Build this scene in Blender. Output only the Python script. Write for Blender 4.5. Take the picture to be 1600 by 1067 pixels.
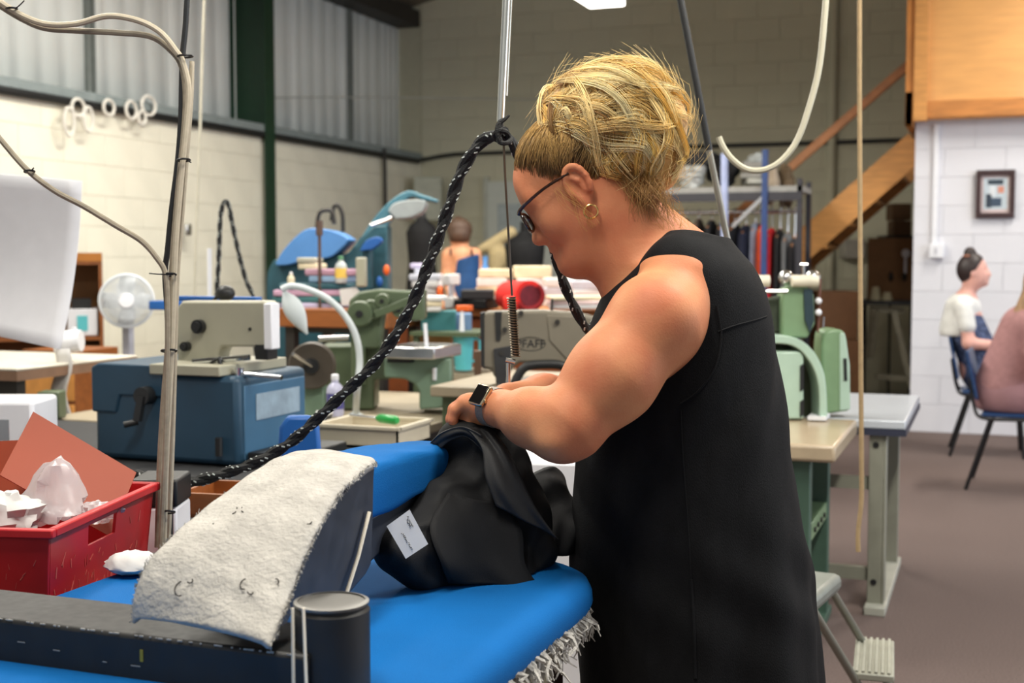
import bpy, bmesh, math, random
import numpy as np
from mathutils import Vector, Matrix

for o in list(bpy.data.objects): bpy.data.objects.remove(o)
SC = bpy.context.scene
COL = SC.collection
rnd = random.Random(7)
R = math.radians

# ------------------------------------------------------------------ camera
YAW, PITCH, FPX, CAMH = R(20.56), math.atan((533.5 - 405) / 2000.0), 2000.0, 1.38
cd = bpy.data.cameras.new('camera'); cam = bpy.data.objects.new('camera', cd); COL.objects.link(cam)
cam.location = (0, 0, CAMH); cam.rotation_euler = (math.pi / 2 - PITCH, 0, YAW)
cd.sensor_width = 36.0; cd.lens = FPX / 1600 * 36.0; cd.clip_start = 0.05
cd.dof.use_dof = True; cd.dof.focus_distance = 2.30; cd.dof.aperture_fstop = 4.5
SC.camera = cam

# ------------------------------------------------------------------ world, daylight, exposure
w = bpy.data.worlds.new('world'); SC.world = w; w.use_nodes = True
bgn = w.node_tree.nodes['Background']
bgn.inputs[0].default_value = (0.94, 0.97, 1.0, 1); bgn.inputs[1].default_value = 0.45
def area_light(name, loc, target, sx, sy, power, col):
    ld = bpy.data.lights.new(name, 'AREA'); ld.shape = 'RECTANGLE'; ld.size = sx; ld.size_y = sy
    ld.energy = power; ld.color = col
    o = bpy.data.objects.new(name, ld); COL.objects.link(o); o.location = loc
    d = Vector(target) - Vector(loc); o.rotation_euler = d.to_track_quat('-Z', 'Y').to_euler()
    return o
# daylight from the big windows on the open right-hand side of the unit
area_light('window_daylight', (6.2, 6.0, 2.4), (0.0, 7.5, 1.0), 5.0, 2.4, 260, (0.80, 0.88, 1.0))
SC.view_settings.view_transform = 'Standard'; SC.view_settings.look = 'None'
SC.view_settings.gamma = 1.0; SC.view_settings.use_curve_mapping = False
SC.view_settings.exposure = 0.0

# ------------------------------------------------------------------ pixel <-> place helpers
FW = Vector((-math.sin(YAW) * math.cos(PITCH), math.cos(YAW) * math.cos(PITCH), -math.sin(PITCH)))
RT = Vector((math.cos(YAW), math.sin(YAW), 0)); UPV = RT.cross(FW)
CAM = Vector((0, 0, CAMH))
def ray(px, py): return FW + RT * ((px - 800) / FPX) + UPV * ((533.5 - py) / FPX)
def P(px, py, z): return CAM + ray(px, py) * z                 # at a given depth
def G(px, py, h):                                              # on a given height
    d = ray(px, py); return CAM + d * ((h - CAMH) / d.z)
def YP(px, py, y): d = ray(px, py); return CAM + d * (y / d.y)  # on a plane of constant y
def XP(px, py, x): d = ray(px, py); return CAM + d * (x / d.x)
CR = Vector((math.cos(YAW), math.sin(YAW), 0))                 # level axes that follow the view
CF = Vector((-math.sin(YAW), math.cos(YAW), 0))
ZU = Vector((0, 0, 1))
def frame(o, rz=0.0):
    return Matrix.Translation(Vector(o)) @ Matrix.Rotation(rz, 4, 'Z')

# ------------------------------------------------------------------ materials
def lin(c):
    c = [x / 255.0 for x in c]
    return tuple((x / 12.92 if x <= 0.04045 else ((x + 0.055) / 1.055) ** 2.4) for x in c) + (1,)
MATS = {}
def M(name, col, rough=0.5, metal=0.0, var=0.12, scale=14.0, bump=0.0, bscale=60.0, coat=0.0, spec=None,
      trans=0.0, alpha=1.0, sheen=0.0, sss=0.0, emit=None, estr=0.0, col2=None, stretch=None, attr=None, rvar=0.0):
    if name in MATS: return MATS[name]
    m = bpy.data.materials.new(name); m.use_nodes = True; MATS[name] = m
    nt = m.node_tree; b = nt.nodes['Principled BSDF']; N = nt.nodes.new; L = nt.links.new
    tc = N('ShaderNodeTexCoord'); src = tc.outputs['Object']
    if stretch:
        mp = N('ShaderNodeMapping'); mp.inputs['Scale'].default_value = stretch
        L(src, mp.inputs['Vector']); src = mp.outputs['Vector']
    base = lin(col)
    if attr:
        a = N('ShaderNodeAttribute'); a.attribute_name = attr; L(a.outputs['Color'], b.inputs['Base Color'])
    elif var > 0 or col2:
        nz = N('ShaderNodeTexNoise'); nz.inputs['Scale'].default_value = scale; nz.inputs['Detail'].default_value = 5
        L(src, nz.inputs['Vector'])
        rp = N('ShaderNodeValToRGB'); e = rp.color_ramp.elements
        e[0].position = 0.32; e[1].position = 0.68
        if col2: e[0].color = lin(col2); e[1].color = base
        else:
            e[0].color = tuple(max(0, x * (1 - var)) for x in base[:3]) + (1,)
            e[1].color = tuple(min(1, x * (1 + var * .6)) for x in base[:3]) + (1,)
        L(nz.outputs['Fac'], rp.inputs['Fac']); L(rp.outputs['Color'], b.inputs['Base Color'])
    else: b.inputs['Base Color'].default_value = base
    b.inputs['Roughness'].default_value = rough; b.inputs['Metallic'].default_value = metal
    if rvar:
        n3 = N('ShaderNodeTexNoise'); n3.inputs['Scale'].default_value = scale * 2; L(src, n3.inputs['Vector'])
        mr = N('ShaderNodeMapRange'); mr.inputs['To Min'].default_value = max(0, rough - rvar); mr.inputs['To Max'].default_value = min(1, rough + rvar)
        L(n3.outputs['Fac'], mr.inputs['Value']); L(mr.outputs['Result'], b.inputs['Roughness'])
    if coat: b.inputs['Coat Weight'].default_value = coat; b.inputs['Coat Roughness'].default_value = 0.12
    if spec is not None: b.inputs['Specular IOR Level'].default_value = spec
    if trans: b.inputs['Transmission Weight'].default_value = trans
    if alpha < 1: b.inputs['Alpha'].default_value = alpha
    if sheen: b.inputs['Sheen Weight'].default_value = sheen; b.inputs['Sheen Roughness'].default_value = 0.5
    if sss:
        b.inputs['Subsurface Weight'].default_value = sss
        b.inputs['Subsurface Radius'].default_value = (0.012, 0.005, 0.003); b.inputs['Subsurface Scale'].default_value = 1.0
    if emit: b.inputs['Emission Color'].default_value = lin(emit); b.inputs['Emission Strength'].default_value = estr
    if bump:
        n2 = N('ShaderNodeTexNoise'); n2.inputs['Scale'].default_value = bscale; n2.inputs['Detail'].default_value = 4
        L(src, n2.inputs['Vector'])
        bp = N('ShaderNodeBump'); bp.inputs['Strength'].default_value = bump; bp.inputs['Distance'].default_value = 0.004
        L(n2.outputs['Fac'], bp.inputs['Height']); L(bp.outputs['Normal'], b.inputs['Normal'])
    return m

# ------------------------------------------------------------------ object helpers
ROOT = {}
def meta(o, label=None, cat=None, group=None, kind=None):
    if label: o['label'] = label
    if cat: o['category'] = cat
    if group: o['group'] = group
    if kind: o['kind'] = kind
    return o
def thing(name, label, cat, loc=(0, 0, 0), group=None):
    o = bpy.data.objects.new(name, None); COL.objects.link(o); o.empty_display_size = 0.05
    o.location = loc; ROOT[o.name] = Vector(loc); return meta(o, label, cat, group)
def link_mesh(name, v, f, mat, parent=None, smooth=True, bevel=0.0, loc=None, sharp=38, colors=None, sub=0, solid=0.0):
    v = np.asarray(v, dtype=np.float64).reshape(-1, 3)
    if parent is not None: off = ROOT[parent.name]
    elif loc is not None: off = Vector(loc)
    else: off = Vector(((v[:, 0].min() + v[:, 0].max()) / 2, (v[:, 1].min() + v[:, 1].max()) / 2, v[:, 2].min()))
    me = bpy.data.meshes.new(name)
    vv = v - np.array(off)
    if isinstance(f, np.ndarray):
        n = f.shape[1]
        me.vertices.add(len(vv)); me.vertices.foreach_set('co', vv.astype(np.float32).ravel())
        me.loops.add(f.size); me.loops.foreach_set('vertex_index', f.astype(np.int32).ravel())
        me.polygons.add(len(f)); me.polygons.foreach_set('loop_start', (np.arange(len(f)) * n).astype(np.int32))
        me.update(calc_edges=True)
    else: me.from_pydata([tuple(p) for p in vv], [], f)
    me.update()
    if colors is not None:
        ca = me.color_attributes.new('col', 'FLOAT_COLOR', 'POINT'); ca.data.foreach_set('color', np.asarray(colors, dtype=np.float32).ravel())
    if smooth:
        me.shade_smooth()
        if sharp: me.set_sharp_from_angle(angle=R(sharp))
    me.materials.append(mat)
    o = bpy.data.objects.new(name, me); COL.objects.link(o)
    if parent is not None: o.parent = parent
    else: o.location = off
    ROOT[o.name] = off
    if solid:
        md = o.modifiers.new('solidify', 'SOLIDIFY'); md.thickness = solid; md.offset = 0
    if bevel:
        md = o.modifiers.new('bevel', 'BEVEL'); md.width = bevel; md.segments = 2; md.limit_method = 'ANGLE'; md.angle_limit = R(40)
        md.harden_normals = False
    if sub:
        md = o.modifiers.new('subdivision', 'SUBSURF'); md.levels = sub; md.render_levels = sub
    return o
def dup(root, loc, rotz=None, label=None, group=None):
    def cp(o, par):
        c = o.copy(); COL.objects.link(c); c.parent = par
        for ch in [x for x in o.children]: cp(ch, c)
        return c
    r = cp(root, None); r.location = loc
    if rotz is not None: r.rotation_euler = (0, 0, rotz)
    if label: r['label'] = label
    if group: r['group'] = group
    return r
def spline(pts, n=8, closed=False):
    p = [np.array(q, dtype=float) for q in pts]; out = []
    m = len(p); segs = m if closed else m - 1
    for i in range(segs):
        if closed: a, b, c, d = p[(i - 1) % m], p[i], p[(i + 1) % m], p[(i + 2) % m]
        else: a, b, c, d = p[max(i - 1, 0)], p[i], p[i + 1], p[min(i + 2, m - 1)]
        for k in range(n):
            t = k / n
            out.append(0.5 * ((2 * b) + (c - a) * t + (2 * a - 5 * b + 4 * c - d) * t * t + (3 * b - a - 3 * c + d) * t ** 3))
    if not closed: out.append(p[-1])
    return out
class MB:
    def __init__(s, M4=None): s.v = []; s.f = []; s.M = M4 or Matrix.Identity(4)
    def add(s, vs, fs):
        o = len(s.v); s.v += [s.M @ Vector(p) for p in vs]; s.f += [tuple(i + o for i in q) for q in fs]; return s
    def box(s, c, d, rot=None):
        c = Vector(c); x, y, z = d[0] / 2, d[1] / 2, d[2] / 2
        vs = [Vector(p) for p in ((-x, -y, -z), (x, -y, -z), (x, y, -z), (-x, y, -z), (-x, -y, z), (x, -y, z), (x, y, z), (-x, y, z))]
        if rot is not None: vs = [rot @ p for p in vs]
        return s.add([c + p for p in vs], [(0, 3, 2, 1), (4, 5, 6, 7), (0, 1, 5, 4), (1, 2, 6, 5), (2, 3, 7, 6), (3, 0, 4, 7)])
    def b2(s, a, b): return s.box([(a[i] + b[i]) / 2 for i in range(3)], [abs(b[i] - a[i]) for i in range(3)])
    def bar(s, a, b, w, h, up=(0, 0, 1)):
        a = Vector(a); b = Vector(b); d = b - a; L = d.length; d.normalize()
        x = d.cross(Vector(up))
        if x.length < 1e-4: x = d.cross(Vector((1, 0, 0)))
        x.normalize(); u = x.cross(d)
        rot = Matrix((x, d, u)).transposed()
        return s.box((a + b) / 2, (w, L, h), rot)
    def tube(s, pts, r, n=8, sm=0, closed=False, caps=True):
        if sm: pts = spline(pts, sm, closed)
        pts = [Vector(p) for p in pts]; m = len(pts)
        rs = r if hasattr(r, '__len__') else [r] * m
        if len(rs) != m: rs = list(np.interp(np.linspace(0, 1, m), np.linspace(0, 1, len(rs)), rs))
        vs = []; fs = []; prev = None
        for i, p in enumerate(pts):
            if closed: t = pts[(i + 1) % m] - pts[i - 1]
            else: t = pts[min(i + 1, m - 1)] - pts[max(i - 1, 0)]
            if t.length < 1e-9: t = Vector((0, 0, 1))
            t.normalize()
            if prev is None:
                a = Vector((0, 0, 1)) if abs(t.z) < .9 else Vector((1, 0, 0)); x = t.cross(a).normalized()
            else:
                x = prev - t * prev.dot(t)
                x = x.normalized() if x.length > 1e-6 else t.orthogonal().normalized()
            prev = x; y = t.cross(x)
            for k in range(n):
                an = 2 * math.pi * k / n; vs.append(p + (x * math.cos(an) + y * math.sin(an)) * rs[i])
        for i in range(m if closed else m - 1):
            j = (i + 1) % m
            for k in range(n):
                fs.append((i * n + k, i * n + (k + 1) % n, j * n + (k + 1) % n, j * n + k))
        if caps and not closed:
            fs.append(tuple(range(n - 1, -1, -1))); fs.append(tuple((m - 1) * n + k for k in range(n)))
        return s.add(vs, fs)
    def cyl(s, a, b, r0, r1=None, n=20):
        return s.tube([a, b], [r0, r0 if r1 is None else r1], n)
    def lathe(s, prof, o=(0, 0, 0), ax=(0, 0, 1), n=24, arc=None):
        o = Vector(o); ax = Vector(ax).normalized(); x = ax.orthogonal().normalized(); y = ax.cross(x); vs = []; fs = []
        for r, z in prof:
            for k in range(n):
                an = 2 * math.pi * k / n; vs.append(o + ax * z + (x * math.cos(an) + y * math.sin(an)) * max(r, 1e-5))
        for i in range(len(prof) - 1):
            for k in range(n): fs.append((i * n + k, i * n + (k + 1) % n, (i + 1) * n + (k + 1) % n, (i + 1) * n + k))
        if prof[0][0] > 1e-4: fs.append(tuple(range(n - 1, -1, -1)))
        if prof[-1][0] > 1e-4: fs.append(tuple((len(prof) - 1) * n + k for k in range(n)))
        return s.add(vs, fs)
    def prism(s, poly, ext):
        n = len(poly); a = [Vector(p) for p in poly]; e = Vector(ext)
        vs = a + [p + e for p in a]
        return s.add(vs, [tuple(range(n - 1, -1, -1)), tuple(range(n, 2 * n))] + [(i, (i + 1) % n, n + (i + 1) % n, n + i) for i in range(n)])
    def sph(s, c, r, n=16, rot=None):
        c = Vector(c); r = r if hasattr(r, '__len__') else (r, r, r); vs = []; fs = []; m = n // 2
        for i in range(m + 1):
            th = math.pi * i / m
            for k in range(n):
                ph = 2 * math.pi * k / n
                p = Vector((r[0] * math.sin(th) * math.cos(ph), r[1] * math.sin(th) * math.sin(ph), r[2] * math.cos(th)))
                vs.append(c + (rot @ p if rot is not None else p))
        for i in range(m):
            for k in range(n): fs.append((i * n + k, (i + 1) * n + k, (i + 1) * n + (k + 1) % n, i * n + (k + 1) % n))
        return s.add(vs, fs)
    def grid(s, rows):
        """rows: list of equal-length lists of points"""
        m = len(rows[0]); vs = [p for r in rows for p in r]
        return s.add(vs, [(i * m + k, i * m + k + 1, (i + 1) * m + k + 1, (i + 1) * m + k) for i in range(len(rows) - 1) for k in range(m - 1)])
    def build(s, name, mat, parent=None, **kw):
        me = [tuple(p) for p in s.v]
        return link_mesh(name, me, s.f, mat, parent, **kw)
def one(name, mb, mat, label, cat, group=None, kind=None, **kw):
    return meta(mb.build(name, mat, None, **kw), label, cat, group, kind)

# ------------------------------------------------------------------ smooth-blended solids (for bodies, cloth, castings)
class SDF:
    def __init__(s, lo, hi, vox):
        s.lo = np.array(lo, float); s.vox = vox
        s.n = np.ceil((np.array(hi) - s.lo) / vox).astype(int) + 1
        s.F = np.full(s.n, 1.0, np.float32)
        s.ax = [s.lo[i] + vox * np.arange(s.n[i]) for i in range(3)]
    def _sub(s, lo, hi):
        a = np.clip(((np.array(lo) - s.lo) / s.vox).astype(int) - 1, 0, s.n); b = np.clip(((np.array(hi) - s.lo) / s.vox).astype(int) + 2, 0, s.n)
        if np.any(b <= a): return None, None
        sl = tuple(slice(a[i], b[i]) for i in range(3))
        g = np.meshgrid(*[s.ax[i][sl[i]] for i in range(3)], indexing='ij', sparse=True)
        return sl, g
    def _op(s, sl, d, k, op):
        A = s.F[sl]
        if op == 'u':
            h = np.maximum(k - np.abs(A - d), 0) / max(k, 1e-6); s.F[sl] = np.minimum(A, d) - h * h * k * .25
        elif op == 's':
            d = -d; h = np.maximum(k - np.abs(A - d), 0) / max(k, 1e-6); s.F[sl] = np.maximum(A, d) + h * h * k * .25
        elif op == 'i':
            s.F[sl] = np.maximum(A, d)
    def cap(s, a, b, ra, rb, k=.02, op='u'):
        a = np.array(a, float); b = np.array(b, float); m = max(ra, rb) + k + 3 * s.vox
        sl, g = s._sub(np.minimum(a, b) - m, np.maximum(a, b) + m)
        if sl is None: return s
        ba = b - a; L2 = max(ba @ ba, 1e-9)
        t = np.clip(((g[0] - a[0]) * ba[0] + (g[1] - a[1]) * ba[1] + (g[2] - a[2]) * ba[2]) / L2, 0, 1)
        d = np.sqrt((g[0] - a[0] - t * ba[0]) ** 2 + (g[1] - a[1] - t * ba[1]) ** 2 + (g[2] - a[2] - t * ba[2]) ** 2) - (ra + (rb - ra) * t)
        s._op(sl, d.astype(np.float32), k, op); return s
    def chain(s, pts, rs, k=.01, op='u'):
        for i in range(len(pts) - 1): s.cap(pts[i], pts[i + 1], rs[i], rs[i + 1], k, op)
        return s
    def ell(s, c, r, axes=None, k=.02, op='u'):
        c = np.array(c, float); r = np.array(r, float); m = r.max() + k + 3 * s.vox
        sl, g = s._sub(c - m, c + m)
        if sl is None: return s
        q = [g[i] - c[i] for i in range(3)]
        if axes is not None: q = [q[0] * a[0] + q[1] * a[1] + q[2] * a[2] for a in [np.array(x) for x in axes]]
        k0 = np.sqrt((q[0] / r[0]) ** 2 + (q[1] / r[1]) ** 2 + (q[2] / r[2]) ** 2); k1 = np.sqrt((q[0] / r[0] ** 2) ** 2 + (q[1] / r[1] ** 2) ** 2 + (q[2] / r[2] ** 2) ** 2) + 1e-9
        s._op(sl, (k0 * (k0 - 1) / k1).astype(np.float32), k, op); return s
    def box(s, c, h, axes=None, rr=.01, k=.01, op='u'):
        c = np.array(c, float); h = np.array(h, float); m = np.linalg.norm(h) + k + 3 * s.vox
        sl, g = s._sub(c - m, c + m)
        if sl is None: return s
        q = [g[i] - c[i] for i in range(3)]
        if axes is not None: q = [q[0] * a[0] + q[1] * a[1] + q[2] * a[2] for a in [np.array(x) for x in axes]]
        q = [np.abs(q[i]) - (h[i] - rr) for i in range(3)]
        out = np.sqrt(np.maximum(q[0], 0) ** 2 + np.maximum(q[1], 0) ** 2 + np.maximum(q[2], 0) ** 2)
        d = out + np.minimum(np.maximum(q[0], np.maximum(q[1], q[2])), 0) - rr
        s._op(sl, d.astype(np.float32), k, op); return s
    def loft(s, tab, ux, uy, k=.02, op='u', fn=None):
        """tab rows: (height, centre xyz-on-plane (x,y), half along ux, half along uy) sorted by rising height"""
        T = np.array(tab, float); T = T[np.argsort(T[:, 0])]
        mx = T[:, 3:5].max() + .06
        lo = (T[:, 1].min() - mx, T[:, 2].min() - mx, T[0, 0] - .05); hi = (T[:, 1].max() + mx, T[:, 2].max() + mx, T[-1, 0] + .05)
        sl, g = s._sub(lo, hi)
        if sl is None: return s
        z = g[2].ravel(); zz = np.clip(z, T[0, 0], T[-1, 0])
        hs = np.linspace(T[0, 0], T[-1, 0], 400); cols = []
        for c in range(1, 5):
            y = np.interp(hs, T[:, 0], T[:, c]); w = 15; y = np.convolve(np.pad(y, w, mode='edge'), np.ones(2 * w + 1) / (2 * w + 1), 'valid')
            cols.append(np.interp(zz, hs, y)[None, None, :])
        X = g[0] - cols[0]; Y = g[1] - cols[1]
        u = X * ux[0] + Y * ux[1]; v = X * uy[0] + Y * uy[1]
        ru, rv = cols[2], cols[3]
        if fn is not None: e = fn(u, v, g[2], ru, rv)
        else: e = 0
        k0 = np.sqrt((u / ru) ** 2 + (v / rv) ** 2); k1 = np.sqrt((u / ru ** 2) ** 2 + (v / rv ** 2) ** 2) + 1e-6
        d = k0 * (k0 - 1) / k1 + e
        dz = np.abs(g[2] - zz.reshape(1, 1, -1))
        d = np.where(dz > 0, np.sqrt(np.maximum(d, 0) ** 2 + dz ** 2), d)
        s._op(sl, np.broadcast_to(d, s.F[sl].shape).astype(np.float32), k, op); return s
    def half(s, p, n, k=.005):
        """keep the side the normal points away from"""
        n = np.array(n, float); n /= np.linalg.norm(n); p = np.array(p, float)
        d = ((s.ax[0] - p[0]) * n[0])[:, None, None] + ((s.ax[1] - p[1]) * n[1])[None, :, None] + ((s.ax[2] - p[2]) * n[2])[None, None, :]
        s.F = np.maximum(s.F, d.astype(np.float32)); return s
    def mesh(s, smooth=2):
        F = s.F; n = s.n; ins = F < 0
        cnt = np.zeros(n - 1, np.int8)
        for dx in (0, 1):
            for dy in (0, 1):
                for dz in (0, 1): cnt += ins[dx:n[0] - 1 + dx, dy:n[1] - 1 + dy, dz:n[2] - 1 + dz]
        act = (cnt > 0) & (cnt < 8); idx = np.argwhere(act); del cnt
        cor = np.array([(x, y, z) for x in (0, 1) for y in (0, 1) for z in (0, 1)])
        val = np.stack([F[idx[:, 0] + c[0], idx[:, 1] + c[1], idx[:, 2] + c[2]] for c in cor], 1)
        acc = np.zeros((len(idx), 3)); num = np.zeros(len(idx))
        for i in range(8):
            for j in range(i + 1, 8):
                if np.abs(cor[i] - cor[j]).sum() != 1: continue
                a, b = val[:, i], val[:, j]; mk = (a < 0) != (b < 0)
                t = np.where(mk, a / np.where(mk, a - b, 1), 0)
                acc += np.where(mk[:, None], cor[i] + t[:, None] * (cor[j] - cor[i]), 0); num += mk
        V = (idx + acc / num[:, None]) * s.vox + s.lo
        vid = np.full(n - 1, -1, np.int32); vid[act] = np.arange(len(idx))
        Q = []
        for ax in range(3):
            o1, o2 = [(1, 2), (2, 0), (0, 1)][ax]
            sl0 = [slice(1, n[i] - 1) for i in range(3)]; sl1 = list(sl0); sl0[ax] = slice(0, n[ax] - 1); sl1[ax] = slice(1, n[ax])
            A = ins[tuple(sl0)]; B = ins[tuple(sl1)]; e = np.argwhere(A != B)
            if not len(e): continue
            flip = A[tuple(e.T)]
            g = e.copy(); g[:, o1] += 1; g[:, o2] += 1
            def c(a, b):
                h = g.copy(); h[:, o1] -= a; h[:, o2] -= b; return vid[tuple(h.T)]
            q = np.stack([c(1, 1), c(0, 1), c(0, 0), c(1, 0)], 1)
            q = np.where(flip[:, None], q, q[:, ::-1]); Q.append(q)
        Q = np.concatenate(Q); Q = Q[(Q >= 0).all(1)]
        for _ in range(smooth):
            S = np.zeros_like(V); W = np.zeros(len(V))
            for a, b in ((0, 1), (1, 2), (2, 3), (3, 0)):
                np.add.at(S, Q[:, a], V[Q[:, b]]); np.add.at(W, Q[:, a], 1); np.add.at(S, Q[:, b], V[Q[:, a]]); np.add.at(W, Q[:, b], 1)
            V = V * .45 + .55 * S / np.maximum(W, 1)[:, None]
        return V, Q
    def build(s, name, mat, parent=None, smooth=2, fn=None, **kw):
        V, Q = s.mesh(smooth)
        if fn is not None: V = fn(V)
        return link_mesh(name, V, Q, mat, parent, sharp=0, **kw)
# ------------------------------------------------------------------ the room
XL, YB, HR, XC = -6.17, 13.5, 2.52, -6.46      # block wall face, back wall face, top of block wall, cladding face
m_carpet = M('carpet', (118, 101, 96), .95, var=.22, scale=160, bump=.6, bscale=420, col2=(88, 75, 71))
m_cream = M('painted_block_cream', (226, 222, 204), .75, var=.05, scale=3, bump=.15, bscale=120)
m_mortar = M('painted_joint', (216, 212, 194), .9, var=.05)
m_back = M('painted_block_grey_green', (196, 194, 172), .8, var=.05, scale=3, bump=.15, bscale=120)
m_backj = M('painted_joint_green', (186, 184, 162), .9, var=.05)
m_clad = M('cladding_liner', (226, 230, 226), .55, var=.04, scale=2)
m_greycap = M('sill_grey', (128, 138, 138), .6)
m_blackp = M('black_plastic', (22, 23, 24), .5, var=.1)
m_green = M('green_steel', (18, 52, 32), .5, var=.15)
m_roof = M('roof_liner', (120, 112, 98), .8, var=.1)
m_dark = M('dark_steel', (38, 34, 30), .6)
m_office = M('painted_block_white', (216, 216, 222), .7, var=.03, scale=3, bump=.12, bscale=120)
m_officej = M('painted_joint_white', (206, 206, 212), .9, var=.03)
m_ply = M('plywood', (216, 158, 92), .5, var=.10, scale=3, stretch=(1, 1, 6), coat=.15)
m_ply2 = M('varnished_pine', (204, 144, 78), .5, var=.18, scale=5, stretch=(1, 6, 6))
m_white = M('white_plastic', (232, 233, 238), .4, var=.03)

def struct(name, mb, mat, **kw):
    return meta(mb.build(name, mat, None, **kw), kind='structure')
struct('floor', MB().b2((-7, -3.5, -.1), (7, 14, 0)), m_carpet)
wl = struct('wall_left', MB().b2((XL - .3, -3.5, 0), (XL - .012, YB + .2, HR)), m_mortar)
wb = struct('wall_back', MB().b2((-7, YB + .012, 0), (7, YB + .3, 7)), m_backj)
wo = struct('wall_right', MB().b2((-.60 + .01, 10.712, 0), (5, YB, 2.5)), m_officej)
def blocks(wall, mat, axis, fixed, a0, a1, h0, h1, bl=.45, bh=.225, gap=.002):
    rows = int(round((h1 - h0) / bh)); meshes = {}
    for r in range(rows):
        a = a0 - (bl / 2 if r % 2 else 0)
        while a < a1 - .02:
            s0, s1 = max(a, a0), min(a + bl, a1); a += bl
            if s1 - s0 < .04: continue
            L = round(s1 - s0 - gap, 4)
            if L not in meshes:
                d = (L, .02, bh - gap) if axis == 'x' else (.02, L, bh - gap)
                me = bpy.data.meshes.new('block'); b = MB().box((0, 0, 0), d); me.from_pydata([tuple(p) for p in b.v], [], b.f)
                bm = bmesh.new(); bm.from_mesh(me); bmesh.ops.bevel(bm, geom=bm.edges[:], offset=.0016, segments=1, affect='EDGES'); bm.to_mesh(me); bm.free()
                me.materials.append(mat); meshes[L] = me
            o = bpy.data.objects.new('block', meshes[L]); COL.objects.link(o); o.parent = wall
            c = (s0 + s1) / 2; z = h0 + (r + .5) * bh
            p = Vector((c, fixed, z)) if axis == 'x' else Vector((fixed, c, z))
            o.location = p - ROOT[wall.name]
blocks(wl, m_cream, 'y', XL - .01, 5.4, YB, .045, HR)
blocks(wb, m_back, 'x', YB + .01, XL, -.1, .045, 4.77)
blocks(wo, m_office, 'x', 10.71, -.60, 1.65, .0, 2.475)
# corrugated liner sheets above the block wall, one object per sheet
def clad_sheet(y0, y1, z0, z1):
    pts = []; n = max(3, int(round((y1 - y0) / .25)))
    w_ = (y1 - y0) / n
    for i in range(n):
        b = y0 + i * w_
        pts += [(0, b), (0, b + w_ * .62), (-.008, b + w_ * .68), (-.008, b + w_ * .94)]
    pts.append((0, y1))
    mb = MB(); mb.grid([[(XC + a, b, z0) for a, b in pts], [(XC + a, b, z1) for a, b in pts]])
    return mb
y = 4.08
while y < YB - .1:
    clad_sheet(y, min(y + 1.0, YB), HR, 4.5).build('cladding_panel', m_clad, wl, solid=.004); y += 1.0
m_rib = M('cladding_post', (120, 126, 122), .6)
for yy in (8.08, 12.28, 5.9): 
    struct('trim_post', MB().b2((XC - .02, yy - .05, HR), (XC + .03, yy - .015, 4.4)).b2((XC - .02, yy + .02, HR), (XC + .03, yy + .045, 4.4)), m_rib)
struct('trim_1', MB().b2((XL - .28, -2, HR), (XL + .02, YB, HR + .02)).b2((XL - .02, -2, HR - .005), (XL + .05, YB - .1, HR + .065)), m_greycap, bevel=.008)
struct('trim_2', MB().cyl((XL + .035, -2, HR - .03), (XL + .035, YB - .16, HR - .03), .03, n=10), m_blackp)
struct('trim_3', MB().tube([(XL + .03, YB - .2, HR - .02), (XL + .08, YB - .08, HR), (XL + .35, YB - .03, HR + .04), (XL + .8, YB - .03, HR + .05), (-2.5, YB - .03, HR + .05), (-.5, YB - .03, HR + .05)], .022, 8, sm=5), m_blackp)
# green portal column with its flanges, and the eaves beam
gc = MB(); yc = 10.10
gc.b2((XC - .02, yc - .09, 0), (XC + .0, yc + .09, 4.6)); gc.b2((XL + .05, yc - .08, 0), (XL + .065, yc + .08, 4.6)); gc.b2((XC, yc - .006, 0), (XL + .05, yc + .006, 4.6))
struct('trim_column', gc, m_green)
struct('trim_eaves_beam', MB().b2((XC - .05, -2, 4.02), (XC + .28, YB - .02, 4.2)), m_dark)
rf = MB(); sl = .26
rf.prism([(XC - .3, -3.5, 4.14), (.6, -3.5, 4.14 + sl * 6.8), (.6, -3.5, 4.24 + sl * 6.8), (XC - .3, -3.5, 4.24)], (0, YB + 3.7, 0))
rf.prism([(.6, -3.5, 4.14 + sl * 6.8), (7.3, -3.5, 4.2), (7.3, -3.5, 4.3), (.6, -3.5, 4.24 + sl * 6.8)], (0, YB + 3.7, 0))
struct('ceiling', rf, m_roof)
for yy in (9.0, 4.5):
    struct('trim_rafter', MB().prism([(XC, yy - .07, 4.0), (.6, yy - .07, 4.0 + sl * 7), (.6, yy - .07, 4.2 + sl * 7), (XC, yy - .07, 4.2)], (0, .14, 0)), m_green)
# pale pipe up the back wall
a = YP(1303, 0, YB - .05)
struct('trim_pipe', MB().cyl((a.x, YB - .05, .3), (a.x, YB - .05, 5.2), .045, n=12), m_back)
# mezzanine front in varnished board above the white office wall
mz = thing('mezzanine_front', 'varnished plywood mezzanine front above the white block wall', 'mezzanine', (.9, 10.5, 2.46))
e0 = YP(1414, 180, 10.5)
MB().b2((e0.x + .15, 10.52, 2.46), (4.5, 10.56, 5.2)).build('panel', m_ply, mz)
MB().b2((e0.x + .16, 10.49, 2.47), (4.5, 10.53, 2.60)).build('beam', M('pine_beam', (190, 124, 62), .5, var=.2, scale=5, stretch=(1, 6, 6)), mz, bevel=.004)
MB().b2((e0.x + .06, 10.47, 2.45), (e0.x + .165, 10.56, 5.2)).build('post', m_ply2, mz, bevel=.004)
MB().b2((e0.x, 10.5, 2.42), (e0.x + .06, 13.4, 2.68)).b2((e0.x, 10.5, 2.42), (e0.x + .058, 10.62, 5.2)).build('side_board', M('side_board', (196, 128, 60), .5, var=.2, scale=5), mz, bevel=.004)
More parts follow.
